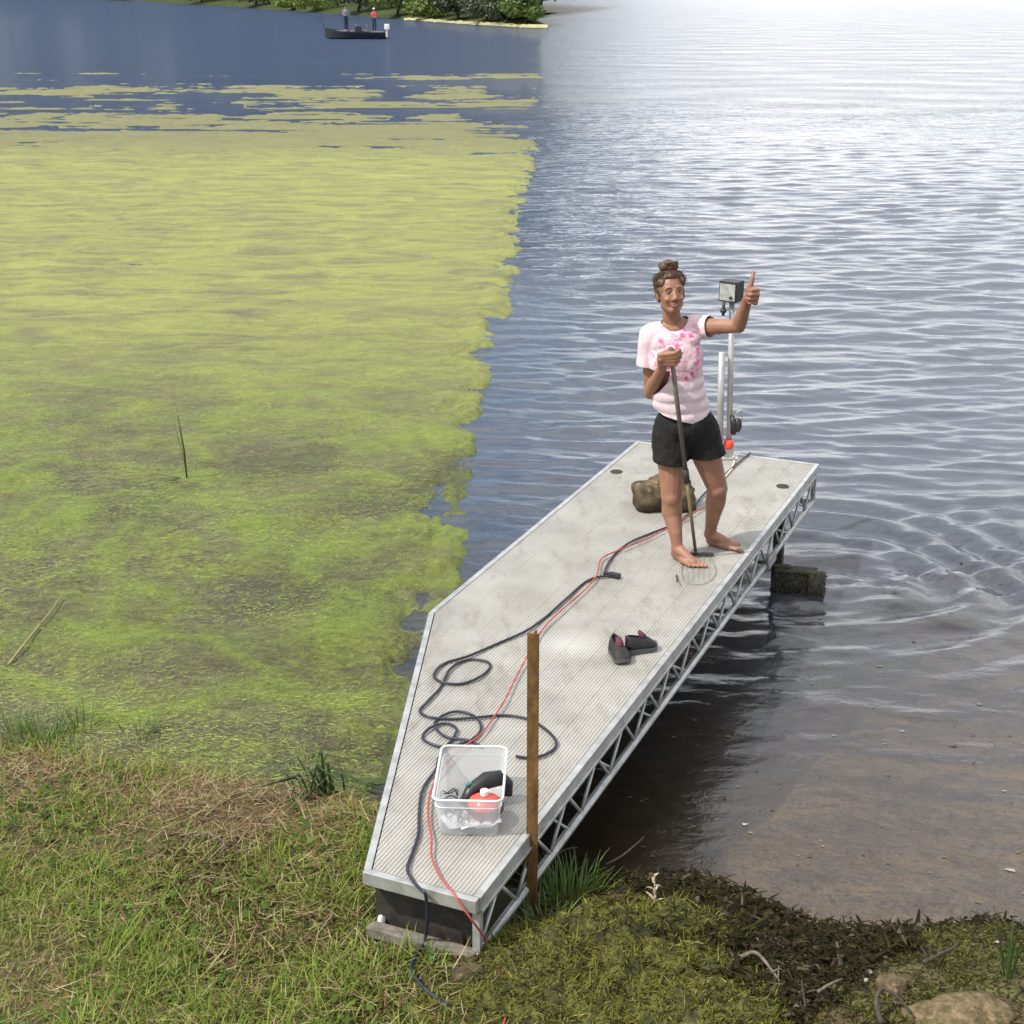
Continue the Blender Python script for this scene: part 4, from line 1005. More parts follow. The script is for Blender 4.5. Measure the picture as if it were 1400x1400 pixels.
# head
HT = Matrix.Rotation(math.radians(-4), 3, 'Y') @ Matrix.Rotation(math.radians(10), 3, 'Z') @ Matrix.Rotation(math.radians(-10), 3, 'X')
HSC = .95
HT = HT*HSC
def H(x, y, z): return headc + HT @ Vector((x, y, z))
mb.ell(H(0, .018, .025), (.073, .090, .088), HT, 24, 18); mb.ell(H(0, -.012, -.022), (.063, .070, .082), HT, 24, 18)
mb.ell(H(0, -.045, -.080), (.030, .026, .024), HT); mb.cap(H(-.042, -.005, -.062), H(-.012, -.05, -.092), .022, .018); mb.cap(H(.042, -.005, -.062), H(.012, -.05, -.092), .022, .018)
for s_ in (-1, 1):
    mb.ell(H(s_*.036, -.060, -.034), (.020, .014, .016), HT); mb.ell(H(s_*.030, -.066, .022), (.026, .011, .010), HT)
    mb.ell(H(s_*.072, .012, -.016), (.009, .019, .030), HT)
mb.cap(H(0, -.074, .012), H(0, -.092, -.030), .0075, .0100, 10); mb.ell(H(-.011, -.088, -.036), (.008, .010, .007), HT); mb.ell(H(.011, -.088, -.036), (.008, .010, .007), HT)
body = remesh_build(mb, 'body', M_skin, woman, .0042, 5)
# face
M_eye = simple('eye_white', (.34, .31, .29), .2, 0, .03, 40, 0); M_iris = simple('iris', (.05, .03, .02), .2, 0, .2, 40, 0)
M_lip = simple('lips', (.24, .085, .065), .45, 0, .1, 60); M_teeth = simple('teeth', (.50, .47, .42), .3, 0, .05, 60)
M_hair = None
t = NT('hair'); p = t.obj(); nz = t.noise(t.mapv(p, (1, 1, .35)), 85, 6, .7)
t.pbr(t.ramp(nz, [(.32, (.026, .014, .008)), (.50, (.080, .044, .023)), (.63, (.20, .12, .064)), (.77, (.42, .29, .165))]), .42, 0, t.bump(nz, .9, .006), .5); M_hair = t.m
for s_ in (-1, 1):
    e = MB().ell(H(s_*.030, -.0665, .003), (.0115, .0085, .0046), HT).build('eye', M_eye, woman, True)
    MB().ell(H(s_*.030-.001, -.0745, .0025), (.0052, .0030, .0046), HT).build('iris', M_iris, e, True)
    MB().tube([H(s_*.014, -.0735, .012), H(s_*.030, -.0765, .0125), H(s_*.046, -.066, .006)], [.0030, .0036, .0024], 6).build('eyelid', M_skin, woman, True)
    MB().tube([H(s_*.012, -.079, .024), H(s_*.030, -.082, .030), H(s_*.050, -.066, .022)], [.003, .0034, .0018], 6).build('eyebrow', M_hair, woman, True)
mz = -.060
MB().tube([H(-.031, -.062, mz+.008), H(-.016, -.0785, mz+.001), H(0, -.083, mz-.001), H(.016, -.0785, mz+.001), H(.031, -.062, mz+.008)], [.002, .0042, .0048, .0042, .002], 8).build('upper_lip', M_lip, woman, True)
MB().tube([H(-.029, -.062, mz+.004), H(-.014, -.077, mz-.010), H(0, -.081, mz-.0135), H(.014, -.077, mz-.010), H(.029, -.062, mz+.004)], [.002, .0042, .0052, .0042, .002], 8).build('lower_lip', M_lip, woman, True)
MB().tube([H(-.024, -.064, mz+.004), H(-.012, -.0765, mz-.004), H(0, -.080, mz-.006), H(.012, -.0765, mz-.004), H(.024, -.064, mz+.004)], .0042, 8).build('teeth', M_teeth, woman, True)
# hair swept up into a high bun, built of a shell and many strands
hb_ = MB(); rr = random.Random(8)
hb_.ell(H(0, .032, .042), (.078, .088, .080), HT, 26, 20)
for s_ in (-1, 1): hb_.ell(H(s_*.062, .022, .010), (.018, .042, .060), HT); hb_.ell(H(s_*.050, -.022, .058), (.024, .028, .026), HT)
hb_.ell(H(0, -.030, .086), (.046, .03, .020), HT)
hb_.ell(H(.004, .02, .135), (.050, .048, .036), HT, 20, 14); hb_.ell(H(-.024, .005, .142), (.028, .03, .026), HT); hb_.ell(H(.03, .012, .138), (.027, .03, .024), HT); hb_.ell(H(.0, .015, .158), (.034, .034, .022), HT)
def hair_disp(m):
    for v, nv_ in zip(m.vertices, [v.normal.copy() for v in m.vertices]):
        c_ = HT.inverted() @ (v.co-headc); a = math.atan2(c_.x, c_.y+.0)
        v.co += nv_*(.0030*mnoise.noise(Vector((a*26, c_.z*6, 1)))+.002*mnoise.noise(c_*60))
hair = remesh_build(hb_, 'hair', M_hair, woman, .0042, 2, disp=hair_disp)
st_ = MB()
bun = Vector((.004, .018, .120))
for k in range(900):
    a = rr.uniform(-math.pi, math.pi); el = rr.uniform(-.35, .9)
    p0 = Vector((math.sin(a)*.078*math.cos(el), .028-math.cos(a)*.086*math.cos(el), .035+.080*math.sin(el)))
    if p0.y < -.03 and p0.z < .058: continue
    p2 = bun+Vector((rr.uniform(-.03, .03), rr.uniform(-.03, .03), 0)); p1 = (p0+p2)/2; out = Vector((p1.x, p1.y-.03, 0)); p1 += out.normalized()*rr.uniform(.020, .038) if out.length > 1e-4 else out
    st_.tube([H(*q) for q in smooth_path([p0*1.02, p1, p2], 4)], [.0011]*9, 4)
for k in range(260):                      # loops and flyaways of the bun
    a = rr.uniform(0, 6.28); b = rr.uniform(0, 6.28); r_ = rr.uniform(.015, .054)
    c0 = Vector((.004+math.cos(a)*r_, .016+math.sin(a)*r_*.9, .132+rr.uniform(-.01, .02)))
    c1_ = Vector((.004+math.cos(a+.7)*r_*1.05, .016+math.sin(a+.7)*r_, .150+rr.uniform(-.012, .018))); c2_ = Vector((.004+math.cos(a+1.5)*r_, .016+math.sin(a+1.5)*r_*.9, .140+rr.uniform(-.012, .022)))
    st_.tube([H(*q) for q in smooth_path([c0, c1_, c2_], 4)], [.0012]*9, 4)
for k in range(70):                       # wisps that have come loose
    a = rr.uniform(-math.pi, math.pi); p0 = Vector((math.sin(a)*.074, .028-math.cos(a)*.082, rr.uniform(-.02, .10)))
    if p0.y < -.04 and p0.z < .05: continue
    d = Vector((math.sin(a), -math.cos(a), rr.uniform(-.6, .9)))*rr.uniform(.012, .034)
    st_.tube([H(*q) for q in smooth_path([p0, p0+d*.6+Vector((0, 0, .006)), p0+d+Vector((rr.uniform(-.01, .01), 0, rr.uniform(-.02, .01)))], 3)], [.0009]*7, 4)
st_.build('hair_strands', M_hair, hair, True)
MB().tube([H(.004+.040*math.cos(a), .012+.038*math.sin(a), .112) for a in np.linspace(0, 2*math.pi, 18)[:-1]], .0075, 7, closed=True).build('hair_tie', simple('hair_tie', (.10, .025, .035), .8), woman, True)

# shirt
sm = MB(); hemc = J(933, 566, .02)
sm.ell(chest+Vector((0, 0, .0)), (.154, .112, .165), nu=24, nv=18); sm.cap(sR.lerp(sL, .08)+Vector((0, 0, .006)), sR.lerp(sL, .92)+Vector((0, 0, .006)), .062, .062)
sm.ell(chest+Vector((-.055, -.052, -.016)), (.078, .056, .09)); sm.ell(chest+Vector((.057, -.048, -.016)), (.078, .056, .09)); sm.cap(sR.lerp(sL, .2)+Vector((0, -.035, -.04)), sR.lerp(sL, .8)+Vector((0, -.035, -.04)), .06, .06)
sm.cap(sR.lerp(sL, .3)+Vector((0, .01, .016)), neck0+Vector((-.02, .01, -.01)), .056, .054); sm.cap(sR.lerp(sL, .7)+Vector((0, .01, .016)), neck0+Vector((.02, .01, -.01)), .056, .054)
for k in range(7):
    s_ = k/6; c_ = chest.lerp(hemc+Vector((0, 0, -.06)), s_); sm.ell(c_, (.143+.012*s_, .112+.014*s_, .09), nu=24, nv=14)
rs_e, ls_e = sR.lerp(eR, .50)+Vector((-.008, 0, 0)), sL.lerp(eL, .30)
sm.cap(sR, sR.lerp(eR, .62)+Vector((-.012, 0, 0)), .064, .066); sm.cap(sL, sL.lerp(eL, .45), .060, .062)
hl, hr2 = J(893, 560, 0), J(974, 580, 0)
def planes_cut(specs):
    def cut(m):
        bm = bmesh.new(); bm.from_mesh(m)
        for co, no, near_, rad in specs:
            no = Vector(no).normalized()
            bmesh.ops.bisect_plane(bm, geom=bm.verts[:]+bm.edges[:]+bm.faces[:], plane_co=co, plane_no=no)
            kill = [f for f in bm.faces if (f.calc_center_median()-Vector(co)).dot(no) > 1e-5 and (near_ is None or (f.calc_center_median()-near_).length < rad)]
            bmesh.ops.delete(bm, geom=kill, context='FACES')
        bm.to_mesh(m); bm.free()
    return cut
hem_n = Vector((-(hr2-hl).z*-1, 0, 0)); d_ = (hr2-hl); hem_n = Vector((d_.z, 0, -d_.x)).normalized()
def shirt_disp(m):
    for v, nv_ in zip(m.vertices, [v.normal.copy() for v in m.vertices]):
        p = v.co; s_ = max(0, min(1, (chest.z-.02-p.z)/.25))
        w = .013*s_*mnoise.noise(Vector((p.x*7+p.z*10, p.y*5, p.z*3)))+.006*mnoise.noise(Vector((p.x*10-p.z*17, p.y*6, p.z*9+3)))+.0012*mnoise.noise(p*36)
        v.co += nv_*w
shirt_cut = planes_cut([(hl, hem_n, None, 0), (rs_e, (eR-sR), rs_e, .16), (ls_e, (eL-sL), ls_e, .15)])
flat_cut = shirt_cut
def shirt_cut(m):
    flat_cut(m); bm = bmesh.new(); bm.from_mesh(m); c_ = neck0+Vector((0, -.020, .040))
    bmesh.ops.delete(bm, geom=[f for f in bm.faces if ((f.calc_center_median()-c_)*Vector((1, 1, 1))).length < .071], context='FACES'); bm.to_mesh(m); bm.free()
t = NT('printed_pink_cotton'); p = t.obj()
base = t.ramp(t.noise(p, 22, 5), [(.3, (.60, .46, .49)), (.7, (.70, .56, .59))])
mp = t.mapv(p, (1, .2, 1), (0, .35, 0))
vo = t.n('TexVoronoi', Scale=19.0, Randomness=.85); t.set(vo, 'Vector', mp)
wob = t.noise(mp, 95, 3, .6)
fl = t.ramp(t.math('ADD', vo.outputs['Distance'], t.math('MULTIPLY', wob, .45)), [(.455, 1.0), (.475, 0.0)])
ring_ = t.ramp(t.noise(mp, 34, 4, .7, 1.0), [(.53, 0.0), (.545, .9), (.60, .9), (.615, 0.0)])
pm = t.math('MAXIMUM', fl, t.math('MULTIPLY', ring_, .85))
sx = t.n('SeparateXYZ'); t.set(sx, 'i0', p)
dv = t.n('VectorMath', _operation='SUBTRACT'); t.set(dv, 'i0', p); dv.inputs[1].default_value = (chest+Vector((.020, -.1, .060)))[:]
ds = t.n('VectorMath', _operation='MULTIPLY'); t.set(ds, 'i0', dv.outputs[0]); ds.inputs[1].default_value = (1/.165, 0.0, 1/.17)
ln = t.n('VectorMath', _operation='LENGTH'); t.set(ln, 'i0', ds.outputs[0])
zone = t.ramp(t.math('ADD', ln.outputs['Value'], t.math('MULTIPLY', t.noise(p, 18, 3), .5)), [(1.08, 1.0), (1.22, 0.0)])
zone = t.ramp(t.math('SUBTRACT', 1.75, t.math('ADD', ln.outputs['Value'], t.math('MULTIPLY', t.noise(p, 24, 3), .8))), [(.30, 0.0), (.56, 1.0)])
front = t.ramp(t.math('SUBTRACT', (chest.y+.0)+.5, sx.outputs['Y']), [(.49, 0.0), (.53, 1.0)])
pm = t.math('MULTIPLY', t.math('MULTIPLY', pm, zone), front)
pink = t.ramp(t.noise(mp, 12, 3), [(.35, (.62, .045, .20)), (.55, (.72, .17, .34)), (.7, (.45, .03, .12))])
c = t.mix(pm, base, pink)
t.pbr(c, .85, 0, t.bump(t.noise(p, 420, 2), .2, .001), .2, **{'Sheen Weight': .2}); M_shirt = t.m
remesh_build(sm, 'shirt', M_shirt, woman, .005, 10, cut=shirt_cut, solid=.003, disp=shirt_disp)
# shorts
sh_ = MB(); sh_.ell(pelv+Vector((0, 0, .02)), (.168, .124, .12), nu=24, nv=16); sh_.ell(pelv+Vector((0, .035, -.03)), (.158, .112, .11), nu=24, nv=16); sh_.ell(pelv+Vector((-.004, 0, .06)), (.150, .112, .10))
hmR, hmL = J(919, 631, 0), J(966, 624, .0)
sh_.cap(hR+Vector((-.004, 0, .02)), hR.lerp(kR, .62)+Vector((-.004, 0, 0)), .106, .098); sh_.cap(hL+Vector((.004, 0, .02)), hL.lerp(kL, .62)+Vector((.0, 0, 0)), .106, .100)
def shorts_disp(m):
    for v, nv_ in zip(m.vertices, [v.normal.copy() for v in m.vertices]): v.co += nv_*(.006*mnoise.noise(Vector((v.co.x*15, v.co.y*8, v.co.z*20)))+.002*mnoise.noise(v.co*50))
remesh_build(sh_, 'shorts', simple('black_cotton', (.014, .013, .013), .85, 0, .3, 60, .3, .002, .25), woman, .006, 3,
             cut=planes_cut([(hmR, Vector((-.06, 0, -1)), hmR+Vector((-.03, 0, -.05)), .19), (hmL, Vector((.12, 0, -1)), hmL+Vector((.04, 0, -.05)), .19)]), solid=.003, disp=shorts_disp)

# rake
rake = thing('lake_rake', 'long handled wire lake rake held upright on the deck', 'rake', PO+Vector((PB_.x, PB_.y, 0)))
ro = Vector((PB_.x, PB_.y, 0))
M_shaft = simple('weathered_rake_shaft', (.10, .085, .07), .55, .1, .3, 40); M_grip = simple('dark_grip', (.03, .025, .022), .6)
top = PT+ps*.01; mid = PB_+ps*.48
MB().tube([mid-ro, top-ro], [.0125, .0125], 10).build('upper_shaft', M_shaft, rake, True)
MB().tube([PB_-ro, mid+ps*.02-ro], [.009, .0105], 10).build('lower_shaft', simple('bamboo_brown', (.16, .12, .06), .6, 0, .3, 30), rake, True)
MB().tube([mid-ps*.03-ro, mid+ps*.05-ro], .0165, 12).build('coupling', M_grip, rake, True)
rb0, rb1 = dk(931, 761)-PO-ro, dk(975, 761)-PO-ro
for q in (rb0, rb1): q.z = .014
MB().bar(rb0, rb1, .018, .016).build('head_bar', M_grip, rake, False, .002)
wm = [dk(x, y, .006)-PO-ro for x, y in ((934, 763), (932, 781), (938, 796), (957, 799), (972, 793), (979, 781), (974, 764))]
M_wire = simple('dull_wire', (.24, .225, .19), .6, .3)
MB().tube(smooth_path(wm, 5), .0020, 6).build('wire_frame', M_wire, rake, True)
for k in range(5):
    f_ = (k+.5)/5; a = rb0.lerp(rb1, f_); b = wm[2].lerp(wm[4], f_)
    MB().tube([a+Vector((0, 0, -.004)), b+Vector((0, 0, .002))], .0011, 5).build('tine', M_wire, rake)
MB().tube([dk(925, 786, .004)-PO-ro, dk(926, 796, .030)-PO-ro], .004, 6).build('bent_tine', M_grip, rake)
# ------------------------------------------------------------------ plants, debris and stones on the bank
def blade_mesh(P, H, W, DIR, LEAN, CURL, COLS, seg=3, up=None):
    n = len(P); rows = []
    side = np.stack([-DIR[:, 1], DIR[:, 0], np.zeros(n)], 1)
    for s in range(seg+1):
        f = s/seg; ang = LEAN+CURL*f
        if s == 0: cen = P.copy(); px_ = np.zeros(n); pz_ = np.zeros(n)
        else:
            px_ = px_+np.sin(ang)*H/seg; pz_ = pz_+np.cos(ang)*H/seg
            cen = P+np.stack([DIR[:, 0]*px_, DIR[:, 1]*px_, np.maximum(pz_, -.0)], 1)
        w = W*(1-f)**.6*.5+.0003
        rows.append(cen-side*w[:, None]); rows.append(cen+side*w[:, None])
    V = np.stack(rows, 1); k = 2*(seg+1); b = (np.arange(n)*k)[:, None]
    Fq = np.concatenate([b+np.array([[2*s, 2*s+1, 2*s+3, 2*s+2]]) for s in range(seg)], 0)
    return V.reshape(-1, 3), Fq, np.repeat(COLS, k, 0)
def blade_mat(name, trans=.35, gloss=.05):
    t = NT(name); c = t.attr('tint', 'Color'); p = t.pos()
    c = t.mix(t.math('MULTIPLY', t.noise(p, 50, 2), .3), c, (.06, .06, .022))
    d = t.n('BsdfDiffuse'); t.set(d, 'Color', c); tr = t.n('BsdfTranslucent'); t.set(tr, 'Color', c); 
    m1 = t.n('MixShader', Fac=trans); t.set(m1, 'i1', d); t.set(m1, 'i2', tr); t.surf(m1)
    return t.m
M_blade = blade_mat('grass_blade'); M_debris = blade_mat('wet_debris', .1, .06)
def pal(r, n, cols, wts):
    i = r.choice(len(cols), n, p=np.array(wts)/sum(wts)); c = np.array(cols)[i]; return c*r.uniform(.7, 1.25, (n, 1))
def scatter(r, n, x0, x1, y0, y1, keep):
    x = r.uniform(x0, x1, n); y = r.uniform(y0, y1, n); k = keep(x, y); x, y = x[k], y[k]
    return np.stack([x, y, ground_z(x, y)-.004], 1)
def dock_side(x, y):                   # local dock coordinates of world points
    c, s = math.cos(DA), math.sin(DA); dx, dy = x-D0.x, y-D0.y
    return dx*c-dy*s, dx*s+dy*c
def clear_of_dock(x, y, m=.03):
    lx, ly = dock_side(x, y)
    xl = cutA.x+(ly-cutA.y)*(cutB.x-cutA.x)/(cutB.y-cutA.y)
    return ~((lx > np.maximum(xl, -DW)-m) & (lx < m) & (ly > -m))
r = np.random.default_rng(21)
green = [(.18, .26, .042), (.24, .31, .06), (.31, .34, .095), (.10, .16, .03)]
dry = [(.42, .33, .17), (.52, .44, .26), (.26, .18, .10), (.31, .17, .09)]
def left_keep(x, y): return (inland(x, y) > -.06) & clear_of_dock(x, y) & (x < .30+.55*(4.3-y)-.25)
P = scatter(r, 210000, -4.2, .3, 2.8, 7.6, left_keep)
inl_ = inland(P[:, 0], P[:, 1]); pn = fbm(P[:, 0]*2.2, P[:, 1]*2.2, 201, 4)
dens = .55+.75*sstep(.40, .60, pn); brown = np.exp(-((inl_-.42)/.28)**2)
keep = r.uniform(0, 1, len(P)) < np.where(inl_ < .1, .45, np.clip(dens-.45*brown, .2, 1))*.8
P, inl_, pn, brown = P[keep], inl_[keep], pn[keep], brown[keep]
n = len(P); a = r.uniform(0, 6.28, n); D = np.stack([np.cos(a), np.sin(a)], 1)
Hh = r.gamma(4, .0118, n)*(.75+.8*sstep(.45, .7, pn))+.018
isdry = r.uniform(0, 1, n) < np.clip(.22+.42*brown+.20*(pn < .45), 0, 1)
gC = pal(r, n, green, (3, 4, 2.5, 2)); dC = pal(r, n, dry, (3, 1.6, 3, 2)); C = np.where(isdry[:, None], dC, gC)
lean = np.where(isdry, r.uniform(.8, 1.5, n), np.abs(r.normal(.5, .42, n))); curl = r.uniform(.1, 1.3, n)
V, Fq, CC = blade_mesh(P, Hh, np.where(isdry, .003, .0048)*r.uniform(.7, 1.4, n), D, lean, curl, C)
me = mesh_np('bank_grass', V, Fq); cattr(me, 'tint', CC)
tag(link('bank_grass', me, M_blade), 'rough green and straw coloured grass covering the bank beside the algae', 'grass', kind='stuff')
# broad leaved weeds among the grass
P = scatter(r, 5200, -4.0, .2, 3.0, 6.6, lambda x, y: left_keep(x, y) & (inland(x, y) > .2) & (fbm(x*1.5, y*1.5, 207, 3) > .47))
n = len(P); a = r.uniform(0, 6.28, n); u = np.stack([np.cos(a), np.sin(a), r.uniform(-.4, .5, n)], 1); v = np.stack([-np.sin(a), np.cos(a), r.uniform(-.3, .3, n)], 1)
s = r.uniform(.007, .017, n)[:, None]; c0 = P+np.array([0, 0, 1])*r.uniform(.01, .05, (n, 1))
ring_ = [c0+(u*math.cos(k)*1.25+v*math.sin(k)*.9)*s+np.array([0, 0, .25])*s*math.cos(2*k) for k in np.linspace(0, 2*math.pi, 7)[:-1]]
V = np.stack(ring_, 1).reshape(-1, 3); me = mesh_np('clover_patch', V, np.arange(n*6).reshape(-1, 6)); cattr(me, 'tint', np.repeat(pal(r, n, [(.09, .15, .03), (.06, .11, .025), (.14, .19, .05), (.2, .19, .04)], (3, 3, 2, .4)), 6, 0))
tag(link('clover_patch', me, M_blade), 'low broad leaved clover scattered through the bank grass', 'clover', kind='stuff')
# flattened straw and thatch
P = scatter(r, 56000, -4.0, .3, 2.8, 7.2, lambda x, y: left_keep(x, y) & (inland(x, y) > .05))
br = np.exp(-((inland(P[:, 0], P[:, 1])-.42)/.30)**2); P = P[r.uniform(0, 1, len(P)) < .28+.7*br]
n = len(P); a = r.uniform(0, 6.28, n); D = np.stack([np.cos(a), np.sin(a)], 1); P = P+np.array([0, 0, 1])*r.uniform(.006, .035, (n, 1))
V, Fq, CC = blade_mesh(P, r.uniform(.04, .15, n), r.uniform(.002, .0045, n), D, r.uniform(1.25, 1.65, n), r.uniform(-.3, .3, n), pal(r, n, [(.38, .29, .16), (.50, .41, .24), (.24, .15, .085), (.27, .15, .09), (.14, .09, .055)], (3.5, 3, 3, 1.2, 2)))
me = mesh_np('thatch', V, Fq); cattr(me, 'tint', CC)
tag(link('thatch', me, M_blade), 'brown and reddish dead thatch strewn behind the scum line', 'thatch', kind='stuff')

# right bank: hauled out weed, black debris, moss
def worms(name, label, cat, n0, keep, cols, wts, seed, L=(.02, .06), W=(.003, .006), lift=(.0, .03), mat=None, tilt=(.2, 1.5), box=(-.9, 3.0, 3.0, 5.4)):
    r = np.random.default_rng(seed); P = scatter(r, n0, *box, keep); n = len(P); P = P+np.array([0, 0, 1])*r.uniform(*lift, (n, 1))
    a = r.uniform(0, 6.28, n); D = np.stack([np.cos(a), np.sin(a)], 1)
    V, Fq, CC = blade_mesh(P, r.uniform(*L, n), r.uniform(*W, n), D, r.uniform(*tilt, n), r.uniform(.2, 2.4, n), pal(r, n, cols, wts), 4)
    me = mesh_np(name, V, Fq); cattr(me, 'tint', CC)
    return tag(link(name, me, mat or M_blade), label, cat, kind='stuff')
def wpx(x, y): return gat(x, y)
mound_c = [(820, 1290, .30, .13, .14), (900, 1270, .26, .11, .10), (760, 1320, .26, .16, .10), (880, 1330, .30, .14, .10), (720, 1385, .35, .20, .06), (960, 1380, .30, .16, .06)]
def mound_h(x, y):
    h = np.zeros_like(np.asarray(x, float))
    for px_, py_, rx, ry, hh_ in mound_c:
        c = wpx(px_, py_); h = np.maximum(h, hh_*np.exp(-(((x-c.x)/rx)**2+((y-c.y)/ry)**2)))
    return h
# lumpy sheet of heaped weed over the ground
gx2 = np.arange(-.55, 1.3, .012); gy2 = np.arange(3.3, 5.2, .012); XX, YY = np.meshgrid(gx2, gy2)
mh = mound_h(XX, YY); lum = fbm(XX*14, YY*14, 231, 4, .6); ZZ = ground_z(XX, YY)+mh*(.55+.9*lum)+(lum-.5)*.05*sstep(.01, .05, mh)-.02*(1-sstep(.006, .03, mh))-.004
me = mesh_np('weed_heap', np.stack([XX, YY, ZZ], -1).reshape(-1, 3), grid_faces(len(gy2), len(gx2)), True)
t = NT('heaped_weed'); p = t.pos()
c = t.ramp(t.noise(p, 16, 8, .68, .5), [(.28, (.014, .013, .006)), (.46, (.05, .05, .014)), (.60, (.13, .13, .028)), (.78, (.22, .21, .05))])
t.pbr(c, .7, 0, t.bump(t.noise(p, 55, 6, .7), .9, .02), .3)
tag(link('weed_heap', me, t.m), 'heap of yellow green lake weed raked onto the bank by the post', 'weed heap', kind='stuff')
# strands on the heap
r = np.random.default_rng(33); x = r.uniform(-.55, 1.3, 75000); y = r.uniform(3.3, 5.1, 75000); m_ = mound_h(x, y)
k = (m_ > .02) & (fbm(x*9, y*9, 233, 3) > .30); x, y, m_ = x[k], y[k], m_[k]
lum = fbm(x*14, y*14, 231, 4, .6); P = np.stack([x, y, ground_z(x, y)+m_*(.55+.9*lum)+(lum-.5)*.05*sstep(.01, .05, m_)-.006], 1); n = len(P)
a = r.uniform(0, 6.28, n); V, Fq, CC = blade_mesh(P, r.gamma(2.2, .009, n)+.008, r.uniform(.0018, .0060, n), np.stack([np.cos(a), np.sin(a)], 1), r.uniform(.5, 1.6, n), r.uniform(-.8, 2.6, n), pal(r, n, [(.20, .20, .038), (.13, .14, .027), (.30, .28, .07), (.06, .06, .018), (.03, .024, .013)], (4, 4, 2, 3, 3)), 4)
me = mesh_np('weed_strands', V, Fq); cattr(me, 'tint', CC); tag(link('weed_strands', me, M_blade), 'curled weed strands tangled over the raked heap', 'weed strands', kind='stuff')
def right_keep(x, y): return (inland(x, y) > -.04) & clear_of_dock(x, y, .0) & (x > -.75+.55*(4.3-y)-.3)
# yellow-green moss tufts, thin over the whole right bank
worms('moss_cover', 'short olive moss and weed shreds over the bank below the dock end', 'moss', 110000, lambda x, y: right_keep(x, y) & (fbm(x*4, y*4, 241, 4) > .40) & (mound_h(x, y) < .05), [(.10, .11, .024), (.15, .155, .035), (.05, .055, .015), (.035, .025, .013), (.22, .18, .08)], (4, 3, 3, 3, 1), 41, (.012, .042), (.003, .006), (.0, .012), box=(-1.5, 3.2, 2.7, 5.5))
worms('leaf_litter', 'dark brown litter between the moss on the bank below the dock', 'litter', 60000, lambda x, y: right_keep(x, y) & (mound_h(x, y) < .06), [(.03, .022, .014), (.06, .045, .026), (.10, .08, .045), (.055, .06, .02)], (4, 4, 1.5, 2), 47, (.012, .05), (.003, .009), (.0, .012), None, (.8, 1.7), (-1.5, 3.2, 2.7, 5.5))
# black wet debris along the waterline
dx0, dx1 = wpx(880, 1300).x, wpx(1260, 1300).x
worms('wet_debris', 'black rotting leaves and stems along the waterline', 'debris', 42000, lambda x, y: (inland(x, y) > -.13) & (inland(x, y) < .95-.5*sstep(.9, 1.5, x)) & (x > dx0+.25*(fbm(x*6, y*6, 247, 3)-.5)) & (x < 3.0) & ((x < dx1) | (inland(x, y) < .10)), [(.010, .0075, .006), (.020, .014, .010), (.036, .026, .018), (.085, .066, .048), (.03, .03, .012)], (5, 4, 2, .7, 1.0), 43, (.015, .08), (.004, .020), (.0, .075), M_debris, (.9, 1.8))

M_twig = simple('dark_twig', (.05, .036, .026), .85, 0, .4, 30, .5, .003); M_pale = simple('bleached_driftwood', (.13, .105, .08), .85, 0, .5, 45, .5, .004)
r6 = random.Random(6)
def stick(label, pts, rad, mat, name='stick', z=.03, twigs=0, group=None):
    P = [];
    for (x, y, dz) in pts:
        P.append(gat(x, y, dz))
    root = thing(name, label, 'stick', P[0], 0, group); P = [q-P[0] for q in P]
    sp_ = smooth_path(P, 6); n_ = len(sp_)
    MB().tube(sp_, [rad*(1-.6*i/(n_-1))*(1+.25*mnoise.noise(Vector((i*.7, rad*90, 0)))) for i in range(n_)], 7).build('stem', mat, root, True)
    for k in range(twigs):
        a = sp_[r6.randrange(2, n_-1)]; d = Vector((r6.uniform(-1, 1), r6.uniform(-1, 1), r6.uniform(.1, .8))).normalized()*r6.uniform(.03, .08)
        MB().tube([a, a+d*.6+Vector((0, 0, .005)), a+d], [rad*.45, rad*.35, rad*.2], 5).build('twig', mat, root, True)
stick('pale forked driftwood lying in the black debris', [(1003, 1314, .04), (1018, 1306, .07), (1034, 1303, .075), (1052, 1322, .06), (1066, 1342, .04)], .009, M_pale, 'driftwood', twigs=2)
stick('dark branch poking out over the waterline', [(1262, 1316, .03), (1284, 1306, .05), (1300, 1298, .05), (1310, 1290, .06)], .009, M_twig, twigs=2)
stick('slanting grey twig across the debris', [(1118, 1356, .05), (1136, 1345, .06), (1152, 1338, .06)], .007, M_pale)
stick('curved bark strip arching beside the flat tan stone', [(1205, 1400, .03), (1198, 1370, .07), (1206, 1352, .09), (1226, 1362, .08), (1246, 1386, .04)], .010, M_twig)
stick('short dark stub standing at the water edge', [(1150, 1322, .0), (1147, 1304, .04), (1144, 1288, .07)], .012, M_twig)
stick('thin brown stalk leaning on the raked heap', [(1104, 1398, .02), (1100, 1370, .07), (1096, 1340, .12)], .005, M_twig)
stick('thin pale root trailing in the water beside the grass tuft', [(828, 1182, .0), (850, 1170, .02), (872, 1152, .02), (880, 1144, .02)], .005, M_pale)
stick('long straw stem bent over the grass tuft', [(742, 1178, .12), (768, 1164, .13), (790, 1158, .13)], .004, M_pale)
stick('long dry stalk floating on the scum by the shore grass', [(12, 908, .06), (40, 872, .06), (66, 840, .06), (84, 814, .06)], .008, simple('dry_stalk', (.24, .20, .09), .8), twigs=2)
stick('pale hooked straw arching over the thatch', [(246, 1142, .05), (275, 1138, .07), (300, 1146, .06), (306, 1160, .05), (290, 1175, .04)], .004, M_pale)
